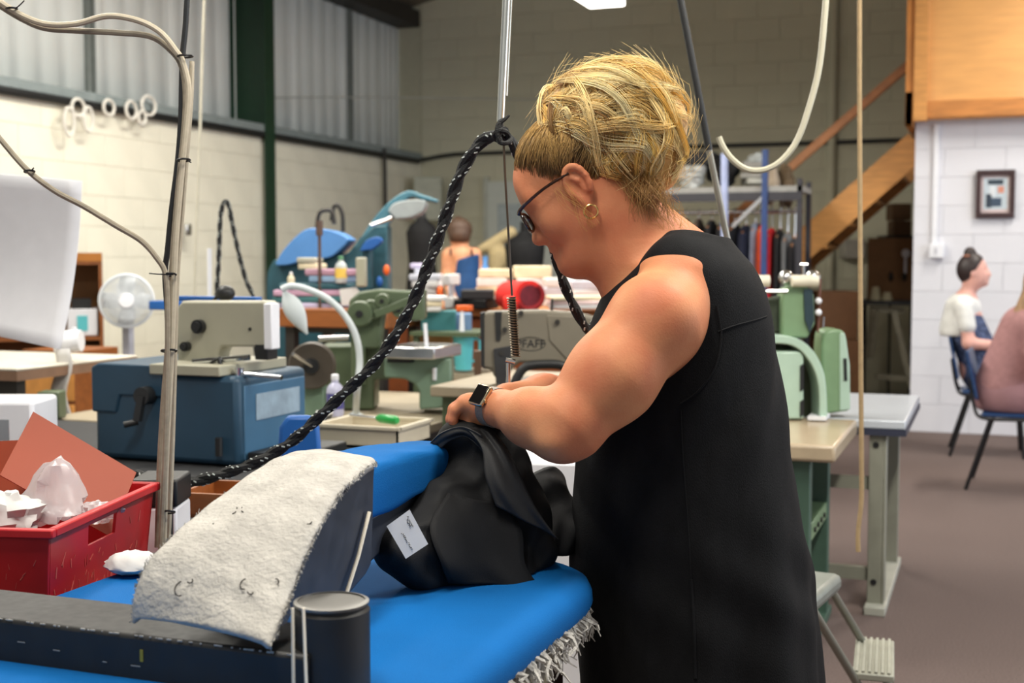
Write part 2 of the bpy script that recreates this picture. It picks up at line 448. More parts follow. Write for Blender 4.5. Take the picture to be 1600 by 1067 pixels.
MB().b2((e0.x + .06, 10.57, 2.5), (4.5, 13.45, 2.62)).build('deck', m_ply2, mz)
# open timber staircase up to the mezzanine
st = thing('staircase', 'open wooden staircase rising behind the clothes rack to the mezzanine', 'staircase', (-2.5, 11.3, 0))
sA = YP(1428, 232, 11.0); sB = YP(1245, 400, 11.0); dv = (sB - sA); dv.y = 0
foot = sA + dv * (sA.z / -dv.z); dn = dv.normalized(); 
for yy in (11.0, 11.95):
    a = Vector((sA.x, yy, sA.z)) - dn * .05; b = Vector((foot.x, yy, 0.1))
    MB().bar(a, b, .05, .24, up=(0, 0, 1)).build('stringer', m_ply2, st, bevel=.004)
ns = 12
for i in range(1, ns):
    p = sA + (foot - sA) * (i / ns)
    MB().b2((p.x - .15, 11.02, p.z - .05), (p.x + .12, 11.93, p.z - .015)).build('tread', m_ply2, st, bevel=.004)
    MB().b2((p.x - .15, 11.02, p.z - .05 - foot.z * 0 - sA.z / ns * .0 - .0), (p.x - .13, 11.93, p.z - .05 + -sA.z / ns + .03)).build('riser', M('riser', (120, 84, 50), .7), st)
h1 = YP(1412, 108, 11.0); h0 = YP(1228, 268, 11.0)
hd = (h1 - h0).normalized()
MB().bar(h1 + hd * .1, h0 - hd * 1.4, .05, .07).build('handrail', M('handrail', (158, 102, 58), .5, var=.2), st, bevel=.006)
pb = h0 - hd * 1.3
MB().b2((pb.x - .045, 10.97, 0), (pb.x + .045, 11.05, pb.z + .08)).build('newel_post', m_ply2, st, bevel=.004)

# suspended fluorescent battens: the room's lamps
m_tube = M('lit_diffuser', (255, 252, 244), .5, var=0, emit=(255, 250, 240), estr=6.0)
def batten(x, y0, y1, h, power, label):
    t = thing('ceiling_light', label, 'light', (x, (y0 + y1) / 2, h), 'hanging fluorescent battens')
    MB().b2((x - .14, y0, h + .02), (x + .14, y1, h + .09)).build('housing', m_white, t, bevel=.01)
    MB().b2((x - .13, y0 + .02, h - .02), (x + .13, y1 - .02, h + .02)).build('diffuser', m_tube, t, bevel=.01)
    for yy in (y0 + .2, y1 - .2):
        MB().cyl((x, yy, h + .09), (x, yy, 4.1 + sl * (x - XC)), .006, n=6).build('hanger', m_dark, t)
    ld = bpy.data.lights.new('batten_glow', 'AREA'); ld.shape = 'RECTANGLE'; ld.size = .26; ld.size_y = y1 - y0; ld.energy = power; ld.color = (1.0, .96, .87)
    lo = bpy.data.objects.new('glow', ld); COL.objects.link(lo); lo.parent = t; lo.location = (0, 0, -.03)
    lu = bpy.data.lights.new('added_uplight', 'AREA'); lu.shape = 'RECTANGLE'; lu.size = .2; lu.size_y = y1 - y0; lu.energy = power * .55; lu.color = (1.0, .96, .87)  # upward light added above the housing to brighten cladding and upper walls
    uo = bpy.data.objects.new('uplight', lu); COL.objects.link(uo); uo.parent = t; uo.location = (0, 0, .11); uo.rotation_euler = (math.pi, 0, 0)
la = P(950, 8, 9.0)
LB = [(la.x, la.y - 1.5, la.y, la.z, 60, 'fluorescent batten hanging nearest the top of the frame above the blonde head'),
      (la.x, 5.2, 6.9, la.z + .35, 60, 'fluorescent batten hanging in line in front of the far one'),
      (-1.0, .5, 2.1, la.z + .25, 62, 'fluorescent batten hanging over the ironing table'),
      (-4.2, 6.2, 7.8, la.z + .7, 105, 'fluorescent batten hanging by the left block wall over the benches'),
      (-3.6, 2.8, 4.4, la.z + .4, 90, 'fluorescent batten hanging over the left-hand front benches'),
      (.55, 2.3, 3.9, la.z + .35, 120, 'fluorescent batten hanging over the right-hand aisle'),
      (.9, 8.2, 9.7, la.z + .7, 90, 'fluorescent batten hanging before the mezzanine')]
for a in LB: batten(*a)
# ------------------------------------------------------------------ the woman at the ironing table
from mathutils.bvhtree import BVHTree
m_skin = M('skin', (210, 144, 102), .58, var=.10, scale=10, col2=(194, 116, 82), sss=.05, bump=.12, bscale=240, spec=.25)
m_dress = M('black_linen', (17, 17, 19), .85, var=.3, scale=40, bump=.35, bscale=700, spec=.2, stretch=(1, 1, .4))
m_gold = M('gold', (232, 190, 120), .2, 1.0, var=0)
ZT = 2.45
def W(px, py, z): return np.array(P(px, py, z))
gnd = P(1090, 900, ZT); gnd.z = 0
wo_ = thing('person', 'woman in a sleeveless black dress bending over the blue ironing board', 'person', gnd)
# head frame: E is the ear, F the way she faces, U the top of the head, S towards the camera side
E0 = P(911, 297, 2.44); s_img = 2.44 / 2000
Fh = (CR * -.855 + ZU * -.515 + CF * .21).normalized(); Sh = (CF * -1 + CR * -.21); Sh = (Sh - Fh * Sh.dot(Fh)).normalized()
Uh = Sh.cross(Fh) if Sh.cross(Fh).z > 0 else Fh.cross(Sh)
def H(f, u, s=0.0): return np.array(E0 + Fh * f + Uh * u + Sh * s)
HA = (np.array(Fh), np.array(Uh), np.array(Sh))
ex = [P(680, 120, 2.0), P(1330, 120, 2.0), P(680, 120, 2.75), P(1330, 120, 2.75)]
lo = [min(p.x for p in ex) + .08, min(p.y for p in ex) + .06, 0.0]; hi = [max(p.x for p in ex), max(p.y for p in ex) - .1, 1.72]
B = SDF(lo, hi, .0036)
ux, uy = np.array(CR)[:2], np.array(CF)[:2]
PROF = [(372, 1046, 1128, .09), (392, 1010, 1158, .15), (420, 966, 1180, .18), (450, 946, 1192, .192), (490, 928, 1203, .197), (540, 914, 1210, .198), (600, 913, 1218, .20),
        (660, 905, 1228, .20), (720, 900, 1236, .202), (800, 896, 1250, .21), (860, 894, 1262, .215), (940, 900, 1273, .222), (1067, 908, 1283, .232), (1190, 913, 1292, .24)]
def table(shr, y0=0, y1=9999):
    out = []
    for y_, l, r, hw in PROF:
        if y_ < y0 or y_ > y1: continue
        a, b = P(l, y_, ZT), P(r, y_, ZT); c = (a + b) / 2
        out.append((c.z, c.x, c.y, (b - a).length / 2 - shr, hw - shr))
    return out
B.loft(table(.016, 395, 1000), ux, uy, k=.03)
B.cap(W(1062, 430, 2.33), W(1062, 430, 2.60), .062, .062, k=.05)
# neck and trapezius
B.cap(H(-.025, -.02), W(1020, 420, ZT), .062, .068, k=.045)
B.cap(W(985, 330, ZT), W(1070, 415, ZT), .05, .07, k=.05)
B.cap(H(.0, -.06), W(990, 430, ZT), .055, .06, k=.05)
B.cap(W(935, 385, ZT), W(985, 412, ZT), .046, .055, k=.05)
# cranium and face
B.ell(H(.008, .058), (.098, .090, .076), HA, k=.03)
B.ell(H(.045, -.02), (.058, .082, .066), HA, k=.03)
for sgn in (1, -1):
    B.cap(H(.012, -.062, .048 * sgn), H(.078, -.108, .018 * sgn), .020, .018, k=.035)      # jaw
    B.ell(H(.072, -.028, .040 * sgn), (.024, .030, .026), HA, k=.03)                        # cheek
    B.ell(H(.094, .012, .033 * sgn), (.016, .012, .022), HA, k=.012, op='s')                # eye socket
    B.ell(H(.084, .010, .032 * sgn), (.0135, .0125, .0145), HA, k=.004)                     # closed lid
    B.cap(H(.094, .030, .016 * sgn), H(.082, .028, .050 * sgn), .008, .007, k=.016)         # brow
    B.ell(H(.107, -.042, .0125 * sgn), (.010, .008, .008), HA, k=.010)                      # nostril wing
    B.ell(H(.112, -.052, .006 * sgn), (.006, .006, .0035), HA, k=.004, op='s')
    # ear: rim, lobe, hollow
    ring = [H(-.005 + .021 * math.cos(t) - .004, .006 + .034 * math.sin(t), (.078 + .006 * math.sin(t * .5)) * sgn) for t in np.linspace(-1.0, 3.9, 12)]
    B.ell(H(-.008, .004, .074 * sgn), (.022, .034, .008), HA, k=.012)
    B.chain(ring, [.0055] * 12, k=.006)
    B.ell(H(-.004, .002, .088 * sgn), (.014, .022, .011), HA, k=.005, op='s'); B.chain([H(-.014, -.012, .080 * sgn), H(-.012, .010, .082 * sgn), H(.0, .024, .081 * sgn)], [.004, .0042, .0035], k=.004); B.ell(H(.012, -.006, .080 * sgn), (.005, .008, .006), HA, k=.006)
    B.ell(H(-.002, -.034, .076 * sgn), (.009, .012, .006), HA, k=.010)
B.ell(H(.088, .040, 0), (.022, .045, .055), HA, k=.03)                                      # forehead
B.cap(H(.096, .018), H(.119, -.034), .0085, .0125, k=.016)                                   # nose
B.ell(H(.121, -.037), (.0115, .011, .012), HA, k=.012)
B.ell(H(.099, -.064), (.014, .012, .024), HA, k=.014)                                        # upper lip swell
B.ell(H(.105, -.070), (.0095, .0055, .021), HA, k=.006)
B.ell(H(.103, -.082), (.0095, .006, .019), HA, k=.006)
B.cap(H(.112, -.0762, -.024), H(.112, -.0762, .024), .0024, .0024, k=.004, op='s')
B.ell(H(.092, -.108), (.020, .018, .022), HA, k=.022)                                        # chin
B.ell(H(.050, -.112), (.045, .026, .040), HA, k=.04)                                         # soft under-chin
# near (left) arm
B.cap(W(1058, 462, 2.315), W(1025, 500, 2.26), .062, .078, k=.04)
B.cap(W(1025, 500, 2.26), W(955, 590, 2.225), .079, .076, k=.03)
B.cap(W(955, 590, 2.225), W(890, 662, 2.20), .076, .060, k=.03)
B.cap(W(890, 662, 2.20), W(872, 678, 2.20), .056, .047, k=.02)
B.cap(W(884, 664, 2.20), W(830, 652, 2.235), .053, .050, k=.03)
B.cap(W(830, 652, 2.235), W(778, 637, 2.31), .048, .031, k=.025)
B.ell(W(868, 692, 2.165), (.022, .022, .014), None, k=.03)
wr = P(768, 635, 2.325); el = P(880, 668, 2.19)
B.cap(W(783, 639, 2.30), W(760, 636, 2.335), .031, .027, k=.015)
def hand(zs, base, kn, mid, tip, zc):
    pass
# hand: palm pads, four unequal bent fingers, thumb
HS = [(2.337, .80), (2.353, .95), (2.371, 1.0), (2.389, .92)]
B.cap(W(760, 635, 2.343), W(735, 630, 2.345), .022, .020, k=.014); B.cap(W(760, 637, 2.365), W(735, 632, 2.377), .021, .019, k=.014)
B.cap(W(755, 648, 2.347), W(728, 650, 2.360), .020, .016, k=.016); B.cap(W(750, 650, 2.365), W(722, 656, 2.375), .018, .014, k=.016)
for i, (zf, ln) in enumerate(HS):
    k_ = W(727 - 3 * ln, 629 - 2 * ln + (i == 0) * 3, zf); m_ = W(727 - 19 * ln, 641 - i * 1.5, zf + .001); d_ = W(727 - 24 * ln, 657 - i, zf + .003); t_ = W(727 - 20 * ln, 672 - i, zf + .006)
    B.cap(W(745, 634, 2.345 + .012 * i), k_, .012, .0112, k=.01)
    B.chain([k_, m_, d_, t_], [.0108, .0096, .0088, .0074], k=.004)
B.chain([W(752, 645, 2.380), W(738, 655, 2.400), W(725, 664, 2.408), W(712, 672, 2.408)], [.015, .0125, .0105, .0085], k=.008)
# far (right) arm and hand
B.cap(W(1058, 462, 2.58), W(1010, 520, 2.63), .060, .070, k=.04)
B.chain([W(1010, 520, 2.63), W(930, 600, 2.63), W(900, 636, 2.62)], [.070, .066, .052], k=.03)
B.chain([W(900, 636, 2.62), W(850, 622, 2.56), W(792, 621, 2.46)], [.050, .045, .027], k=.025)
B.cap(W(795, 621, 2.465), W(770, 627, 2.42), .024, .022, k=.012)
for i in range(4):
    zb = 2.43 - .020 * i; q = [.8, .95, 1, .92][i]
    k_ = W(758 + i * 2, 634, zb - .012); B.cap(W(778, 629, 2.435 - .01 * i), k_, .0125, .011, k=.01)
    B.chain([k_, W(742 + 3 * (1 - q) * 10, 645, zb - .02), W(733, 660, zb - .022), W(735, 672, zb - .022)], [.0108, .0096, .0086, .0074], k=.004)
B.chain([W(785, 632, 2.41), W(768, 648, 2.385), W(754, 662, 2.375)], [.014, .012, .009], k=.008)
# legs
for sg in (-1, 1):
    hp = P(1085, 980, ZT) + CF * .10 * sg
    kn = Vector((hp.x, hp.y, .48)) - CR * .01; an = Vector((hp.x, hp.y, .09)) + CR * .03; toe = an - CR * .17; toe.z = .03
    B.chain([np.array(hp), np.array(kn), np.array(kn + Vector((0, 0, -.13)) + CR * .015), np.array(an)], [.10, .066, .062, .042], k=.04)
    B.cap(np.array(an + Vector((0, 0, -.04)) + CR * .02), np.array(toe), .036, .030, k=.03)
B.half((0, 0, .002), (0, 0, -1))
body = B.build('body', m_skin, wo_, smooth=2); del B
# shoes
m_shoe = M('black_shoe', (24, 22, 22), .6)
for sg in (-1, 1):
    hp = P(1085, 980, ZT) + CF * .10 * sg; an = Vector((hp.x, hp.y, .0)) + CR * .05
    S_ = SDF((an.x - .32, an.y - .2, -.01), (an.x + .14, an.y + .2, .12), .005)
    S_.cap(np.array(an) + (0, 0, .045), np.array(an - CR * .20) + (0, 0, .038), .044, .046, k=.02); S_.half((0, 0, .0), (0, 0, -1)); S_.half(np.array(an) + (0, 0, .072), (0, 0, 1))
    S_.build('shoe', m_shoe, wo_)
# the dress
D = SDF((lo[0] + .1, lo[1], .40), (hi[0] + .05, hi[1], 1.47), .0042)
def folds(u, v, z, ru, rv):
    an = np.arctan2(v / rv, u / ru); low = np.clip((1.10 - z) / .6, 0, 1)
    e = .010 * low * np.sin(6 * an + 3 * np.sin(2 * z) + 1.0) + .006 * low * np.sin(11 * an - 4 * z)
    e = e + .0040 * np.sin(38 * z + 6 * an) * np.exp(-((z - .78) / .10) ** 2) + .0045 * np.sin(30 * z - 9 * an + 1) * np.exp(-((z - 1.12) / .12) ** 2)
    return e
D.loft(table(0.0), ux, uy, k=.02, fn=folds)
D.cap(W(1064, 425, 2.335), W(1064, 425, 2.59), .070, .070, k=.045)
# neck opening and the two armholes
D.ell(W(975, 372, ZT), (.076, .13, .094), (np.array(CR) * .75 + np.array(ZU) * -.66, np.array(CR) * .66 + np.array(ZU) * .75, np.array(CF)), k=.006, op='s')
aA = np.array(CR * .94 + ZU * .12); aB = np.array(CR * -.12 + ZU * .94); aA /= np.linalg.norm(aA); aB /= np.linalg.norm(aB)
D.ell(W(1040, 514, 2.15), (.079, .122, .130), (aA, aB, np.array(CF)), k=.006, op='s')
D.ell(W(1030, 514, 2.80), (.079, .122, .150), (aA, aB, np.array(CF)), k=.006, op='s')
dress = D.build('dress', m_dress, wo_, smooth=2)
dv_, dq_ = D.mesh(2); DB = BVHTree.FromPolygons([tuple(p) for p in dv_], [tuple(int(i) for i in q) for q in dq_]); del D
def onto(px, py, off=.001, bvh=None):
    d = ray(px, py).normalized(); h = (bvh or DB).ray_cast(CAM, d)
    return (h[0] - d * off) if h[0] is not None else None
def seam(name, pts, r, n=6, sm=6, parent=None):
    q = [onto(x, y_) for x, y_ in [tuple(p) for p in spline([(a[0], a[1], 0) for a in pts], sm)] for _ in (0,)] if False else None
    L_ = [onto(p[0], p[1]) for p in spline([(a[0], a[1], 0) for a in pts], sm)]
    L_ = [p for p in L_ if p is not None]
    if len(L_) > 2: MB().tube(L_, r, n).build(name, m_dress, parent or dress)
seam('side_seam', [(1064, 640), (1066, 700), (1072, 780), (1077, 850), (1080, 905)], .0016)
seam('armhole_piping', [(1120, 478), (1127, 526), (1117, 574), (1091, 611), (1062, 632)], .0022)
seam('side_vent', [(1080, 905), (1083, 960), (1085, 1010), (1086, 1060)], .0035)
seam('back_yoke_seam', [(1122, 518), (1150, 508), (1180, 500), (1198, 494)], .0016)
# hair: a close cap over the skull, the big loose bun, and the strands
def hair_mat(name, dark):
    return M(name, (204, 156, 86) if not dark else (116, 86, 58), .55, var=.3, scale=30, bump=.8, bscale=90, stretch=(1, 1, .35), sheen=.2)
e1 = P(760, 80, 2.3); hl = [E0.x - .28, E0.y - .26, E0.z - .12]; hh = [E0.x + .30, E0.y + .26, E0.z + .34]
S_ = SDF(hl, hh, .0036)
S_.ell(H(.002, .058), (.1005, .0925, .0785), HA, k=.01);
nrm = (np.array(Fh) * .70 - np.array(Uh) * .71); S_.half(H(-.008, .022), nrm)
S_.ell(H(-.008, .0, .09), (.030, .042, .03), HA, k=.01, op='s'); S_.ell(H(-.008, .0, -.09), (.030, .042, .03), HA, k=.01, op='s')
hair = S_.build('hair', hair_mat('hair_roots', True), wo_)
S_ = SDF(hl, hh, .004)
BUN = [((950, 188), (.098, .090, .095)), ((1008, 222), (.068, .085, .085)), ((900, 172), (.050, .055, .065)), ((985, 150), (.070, .055, .075)), ((960, 250), (.075, .045, .078)), ((1040, 190), (.040, .05, .06)), ((1030, 262), (.040, .045, .05)), ((880, 205), (.028, .035, .05))]
for (c, r_) in BUN: S_.ell(W(c[0], c[1], 2.44), r_, (np.array(CR), np.array(ZU), np.array(CF)), k=.03)
bun = S_.build('hair_bun', hair_mat('hair_blonde', False), wo_)
bv_, bq_ = S_.mesh(1); BB = BVHTree.FromPolygons([tuple(p) for p in bv_], [tuple(int(i) for i in q) for q in bq_])
nr = np.random.RandomState(3)
def c3(c): return np.array(lin(c)[:3])
DARK, MID, GOLD, PLAT = c3((98, 72, 48)), c3((176, 132, 76)), c3((246, 202, 112)), c3((255, 242, 194))
SV, SF, SCOL = [], [], []
def strand(pts, r0, cols):
    n = len(pts); base = len(SV)
    if np.linalg.norm(np.diff(pts, axis=0), axis=1).max() > .030: return
    for i, p in enumerate(pts):
        t = pts[min(i + 1, n - 1)] - pts[max(i - 1, 0)]; t = t / (np.linalg.norm(t) + 1e-9)
        x = np.cross(t, (.3, .5, .8)); x /= np.linalg.norm(x) + 1e-9; y_ = np.cross(t, x); rr = r0 * (1 - .5 * i / n) * min(1, .35 + .35 * i)
        for k in range(3):
            a_ = 2.094 * k; SV.append(p + (x * math.cos(a_) + y_ * math.sin(a_)) * rr); SCOL.append(tuple(cols[i]) + (1,))
    for i in range(n - 1):
        for k in range(3):
            a_ = base + i * 3; SF.append((a_ + k, a_ + (k + 1) % 3, a_ + 3 + (k + 1) % 3, a_ + 3 + k))
crn, cfn, zun = np.array(CR), np.array(CF), np.array(ZU)
cB = W(955, 200, 2.44)
def surf(dirv, infl):
    """point on the bun surface in a direction from its middle"""
    d = Vector(dirv).normalized(); h = BB.ray_cast(Vector(cB) + d * .4, -d)
    p = np.array(h[0]) if h[0] is not None else cB + np.array(d) * .09
    return p + np.array(d) * infl
# loose bun: clumps that fan out from the tie, roll over the top and fall in curls
def lock(ctr, nst, wid, colA, wave=.0, freq=8., r0=.0009, rootdark=True):
    n_ = len(ctr); T = np.gradient(ctr, axis=0); T /= np.linalg.norm(T, axis=1)[:, None] + 1e-9
    out = ctr - cB; out /= np.linalg.norm(out, axis=1)[:, None]; side = np.cross(T, out); tt = np.linspace(0, 1, n_)[:, None]; ph = nr.uniform(0, 6.28)
    ctr = ctr + side * np.sin(freq * tt + ph) * wave * (.3 + tt) + out * np.cos(freq * 1.3 * tt + ph) * wave * .6 * tt
    for k in range(nst):
        o1, o2 = nr.normal(0, wid), nr.normal(0, wid * .55); e = int(nr.uniform(.7, 1.0) * n_) + 1; j = nr.uniform(-1, 1)
        pts = ctr + side * (o1 * (.35 + .9 * np.sin(math.pi * tt * .75 + .3))) + out * abs(o2) + side * np.sin(9 * tt + ph + j) * .0018
        v_ = colA * nr.uniform(.62, 1.18); cols = [(MID * (1 - min(1, i / 4)) * .7 + v_ * min(1, .25 + i / 4)) if rootdark else v_ for i in range(n_)]
        strand(pts[:e], r0, cols[:e])
for c in range(120):
    th0 = nr.uniform(1.9, 3.6); dep0 = nr.uniform(-.9, .5)
    s0 = crn * math.cos(th0) + zun * math.sin(th0) * .6 + cfn * dep0 * .8
    th1 = nr.uniform(-2.2, .55); dep1 = nr.uniform(-1.1, .6)
    s1 = crn * math.cos(th1) + zun * math.sin(th1) + cfn * dep1
    mid = (s0 / np.linalg.norm(s0) + s1 / np.linalg.norm(s1)) * .5 + zun * nr.uniform(.0, .9) + cfn * nr.uniform(-1.1, .1) + crn * nr.uniform(-.3, .4)
    tone = nr.rand(); lift = nr.uniform(-.003, .014)
    colA = (GOLD * (1 - tone) + PLAT * tone) if nr.rand() < .82 else MID * .8
    ctr = []
    for t in np.linspace(0, 1, 16):
        d = s0 / np.linalg.norm(s0) * (1 - t) ** 2 + 2 * mid * t * (1 - t) + s1 / np.linalg.norm(s1) * t * t
        ctr.append(surf(d, lift + .006 * math.sin(3.14 * t)))
    lock(np.array(ctr), 24, .0052, colA, wave=nr.uniform(.004, .013), freq=nr.uniform(6, 13))
LOCKS = [[(905, 128), (882, 170), (878, 210), (893, 245), (925, 258), (958, 254)], [(925, 122), (905, 170), (905, 215), (925, 240), (950, 238)], [(950, 110), (985, 165), (985, 225), (968, 265), (980, 290)],
         [(985, 112), (1030, 160), (1040, 220), (1018, 262), (1030, 296)], [(1000, 130), (1045, 190), (1062, 240), (1050, 285)], [(935, 118), (940, 175), (962, 222), (950, 262), (962, 285)],
         [(905, 118), (950, 150), (1000, 205), (1005, 255), (992, 285)], [(890, 140), (868, 168), (862, 195), (872, 222), (890, 232)], [(960, 104), (1010, 128), (1052, 180), (1068, 235), (1060, 262)],
         [(1010, 200), (1030, 240), (1015, 275), (1040, 310)], [(920, 160), (935, 205), (920, 245), (940, 268)], [(975, 150), (1002, 190), (990, 235), (1010, 270)]]
for i, L_ in enumerate(LOCKS):
    for rep in range(2):
        q_ = []
        for (x_, y_) in L_:
            x_, y_ = x_ + nr.normal(0, 5), y_ + nr.normal(0, 5)
            h = BB.ray_cast(CAM, ray(x_, y_).normalized()); p = np.array(h[0]) if h[0] is not None else W(x_, y_, 2.40)
            q_.append(p - np.array(FW) * .010)
        lock(np.array(spline(q_, 5)), 34, .0046, (GOLD * .45 + PLAT * .55) if (i + rep) % 3 else GOLD * .95, wave=.003, freq=9, rootdark=False)
# scalp hair swept up and back into the tie
cH = H(.0, .058)
def sk(f, u, s, infl=1.0):
    d = np.array((f / .102, u / .094, s / .080)); d /= np.linalg.norm(d); return cH + np.array(Fh) * d[0] * .102 * infl + np.array(Uh) * d[1] * .094 * infl + np.array(Sh) * d[2] * .080 * infl
for c in range(640):
    q = nr.rand()
    if q < .50:   # temple, forehead line and the side of the head
        a_ = nr.rand(); b_ = nr.rand() ** 1.6
        f0, u0 = .092 - .092 * a_ - .055 * b_, .034 - .062 * a_ + .035 * b_ + nr.normal(0, .007)
        s0 = .085 * (nr.uniform(.2, 1) if a_ < .35 else 1.0) * (1 if nr.rand() < .85 else -1)
        tg = (nr.uniform(-.085, -.02), .06 + nr.uniform(-.01, .03), math.copysign(nr.uniform(.1, .6) * .05, s0))
    else:         # nape and behind the ear
        f0 = nr.uniform(-.115, -.012); u0 = nr.uniform(-.12, .01); s0 = (nr.uniform(-.6, 1) if nr.rand() < .4 else nr.uniform(.5, 1)) * .08
        tg = (-.085, .03 + nr.uniform(-.02, .03), s0 * .6)
    for k in range(6):
        j = nr.normal(0, .004, 3); pts = []; cols = []; n_ = 11; wv = nr.uniform(0, 6); lf = nr.uniform(.0, .035); tn = nr.uniform(.6, 1.55)
        for i in range(n_):
            t = i / (n_ - 1)
            f_, u_, s_ = [(f0, u0, s0)[m] * (1 - t) + tg[m] * t + j[m] * (1 - t * .5) for m in range(3)]
            pts.append(sk(f_, u_, s_, (.985 if q < .50 else 1.0) + .03 * min(1, t * 4) + (.03 + lf) * math.sin(math.pi * t) + .01 * t * t) + np.array(Sh) * .002 * math.sin(6 * t + wv))
            cl = DARK * (1 - t) + (MID * .5 + GOLD * .5) * t; cols.append(cl * tn * (1.0 if q < .50 else .8))
        strand(np.array(pts), .0008, cols)
for k in range(420):   # fine baby hairs softening the hairline, and the nape swept up into the bun
    if k < 220:
        a_ = nr.rand(); f0, u0 = .097 - .092 * a_, .026 - .066 * a_ + nr.normal(0, .006); s0 = .08 * (nr.uniform(.1, 1) if a_ < .35 else 1.0); L_ = nr.uniform(.25, .6)
        tg = (nr.uniform(-.06, -.02), .08, .04)
        pts = np.array([sk(f0 * (1 - t * L_) + tg[0] * t * L_, u0 * (1 - t * L_) + tg[1] * t * L_, s0 * (1 - t * L_) + tg[2] * t * L_, .985 + .05 * t) for t in np.linspace(0, 1, 8)])
        strand(pts, .0004, [DARK * .6 + MID * .4] * 8)
    else:
        a0 = W(nr.uniform(975, 1055), nr.uniform(318, 352), nr.uniform(2.36, 2.42)); a1 = W(nr.uniform(960, 1045), nr.uniform(262, 290), 2.37)
        pts = np.array([a0 * (1 - t) + a1 * t - np.array(CF) * .012 * math.sin(math.pi * t) + crn * .004 * math.sin(5 * t + k) for t in np.linspace(0, 1, 9)])
        strand(pts, .0005, [(DARK * .5 + MID * .5) * (1 - t) + MID * t for t in np.linspace(0, 1, 9)])
# flyaways around the bun and loose wisps at the nape and by the ear
for k in range(420):
    an = nr.uniform(-1.2, 2.8); d = crn * math.cos(an) + zun * math.sin(an) + cfn * nr.uniform(-.8, .5)
    p0 = surf(d, .0); dr = d / np.linalg.norm(d); sd = np.cross(dr, cfn) * nr.choice([-1, 1]); L_ = nr.uniform(.015, .05)
    pts = np.array([p0 + dr * L_ * (t - .55 * t * t) + sd * L_ * 1.5 * t * t + crn * nr.normal(0, .0012) for t in np.linspace(0, 1, 9)])
    strand(pts, .00038, [GOLD * .6 + PLAT * .4] * 9)
for k in range(120):
    a0 = W(nr.uniform(985, 1050), nr.uniform(290, 330), nr.uniform(2.37, 2.44)); dx = nr.uniform(.01, .05)
    pts = np.array([a0 + crn * dx * t + -zun * (.075 * t * nr.uniform(.85, 1.1)) + crn * .008 * math.sin(7 * t + k) for t in np.linspace(0, 1, 10)])
    strand(pts, .00035, [MID * (1 - t) + GOLD * t for t in np.linspace(0, 1, 10)])
for k in range(16):
    a0 = H(.02 + nr.normal(0, .006), .02, .080); pts = np.array([a0 - np.array(Uh) * .10 * t + np.array(Sh) * (.006 + .004 * math.sin(3 * t)) + np.array(Fh) * .012 * math.sin(4 * t + k * .3) - np.array(Fh) * .012 * t for t in np.linspace(0, 1, 10)])
    strand(pts, .0003, [MID * .6 + GOLD * .4] * 10)
link_mesh('hair_strands', np.array(SV), np.array(SF), M('hair_strand', (220, 180, 110), .5, var=0, attr='col', spec=.35), wo_, sharp=0, colors=SCOL)
# glasses
m_tort = M('tortoiseshell', (20, 11, 8), .25, var=.4, scale=120, col2=(66, 34, 14), coat=.5)
m_lens = M('spectacle_lens', (235, 240, 240), .03, var=0, trans=1.0, alpha=.35)
glo = MB().tube([H(.118, .010, .012), H(.122, .014, 0), H(.118, .010, -.012)], .0026, 6, sm=4).build('glasses', m_tort, wo_)
for sg in (1, -1):
    MB().tube([H(-.004, .030, .084 * sg), H(.05, .030, .084 * sg), H(.105, .022, .076 * sg), H(.118, .016, .066 * sg)], [.003, .003, .0036, .0048], 8, sm=4).build('temple', m_tort, glo)
for sg in (1, -1):
    rim = []
    for t in np.linspace(0, 2 * math.pi, 24, endpoint=False):
        cs, sn = math.cos(t), math.sin(t); x_ = .027 * math.copysign(abs(cs) ** .8, cs); y_ = .019 * math.copysign(abs(sn) ** .8, sn)
        rim.append(H(.116 + .004 * (1 - abs(x_) / .027) , -.002 + y_, sg * (.039 + x_)))
    MB().tube(rim, .0033, 8, closed=True).build('rim', m_tort, glo)
    c_ = np.mean(rim, 0); mb = MB(); mb.add([c_] + rim, [(0, i + 1, (i + 1) % 24 + 1) for i in range(24)]); mb.build('lens', m_lens, glo)
# hoop earring
ec = H(-.004, -.052, .084); MB().tube([ec + np.array(Fh) * .0125 * math.cos(t) + np.array(Uh) * .0125 * math.sin(t) + np.array(Sh) * .003 * math.cos(t) for t in np.linspace(0, 2 * math.pi, 20, endpoint=False)], .0019, 8, closed=True).build('earring', m_gold, wo_)
# smartwatch on the near wrist
m_steel = M('champagne_steel', (205, 188, 158), .25, 1.0, var=.05); m_screen = M('black_glass', (12, 12, 14), .08, var=0)
m_strap = M('woven_strap', (128, 118, 108), .55, var=.2, scale=300)
A_ = (el - wr).normalized(); n_ = (ZU * .50 - CF * .80 - CR * .3); n_ = (n_ - A_ * n_.dot(A_)).normalized(); L_ = A_.cross(n_).normalized()
wc = wr + A_ * .006
_wt = MB().tube([wc + (n_ * math.cos(t) * .031 + L_ * math.sin(t) * .030) for t in np.linspace(0, 2 * math.pi, 32, endpoint=False)], .0022, 8, closed=True)
wat = MB()
prof = [wc + (n_ * math.cos(t) * .0365 + L_ * math.sin(t) * .0365) for t in np.linspace(0, 2 * math.pi, 40, endpoint=False)]
for t in range(40):
    p, q = prof[t], prof[(t + 1) % 40]; o_ = (p - wc).normalized() * .002; o2 = (q - wc).normalized() * .002
    wat.add([p - A_ * .010, q - A_ * .010, q + A_ * .010, p + A_ * .010, p - A_ * .010 - o_, q - A_ * .010 - o2, q + A_ * .010 - o2, p + A_ * .010 - o_], [(0, 1, 2, 3), (7, 6, 5, 4), (0, 4, 5, 1), (3, 2, 6, 7)])
wob = wat.build('watch', m_strap, wo_)
rot = Matrix((A_, L_, n_)).transposed()
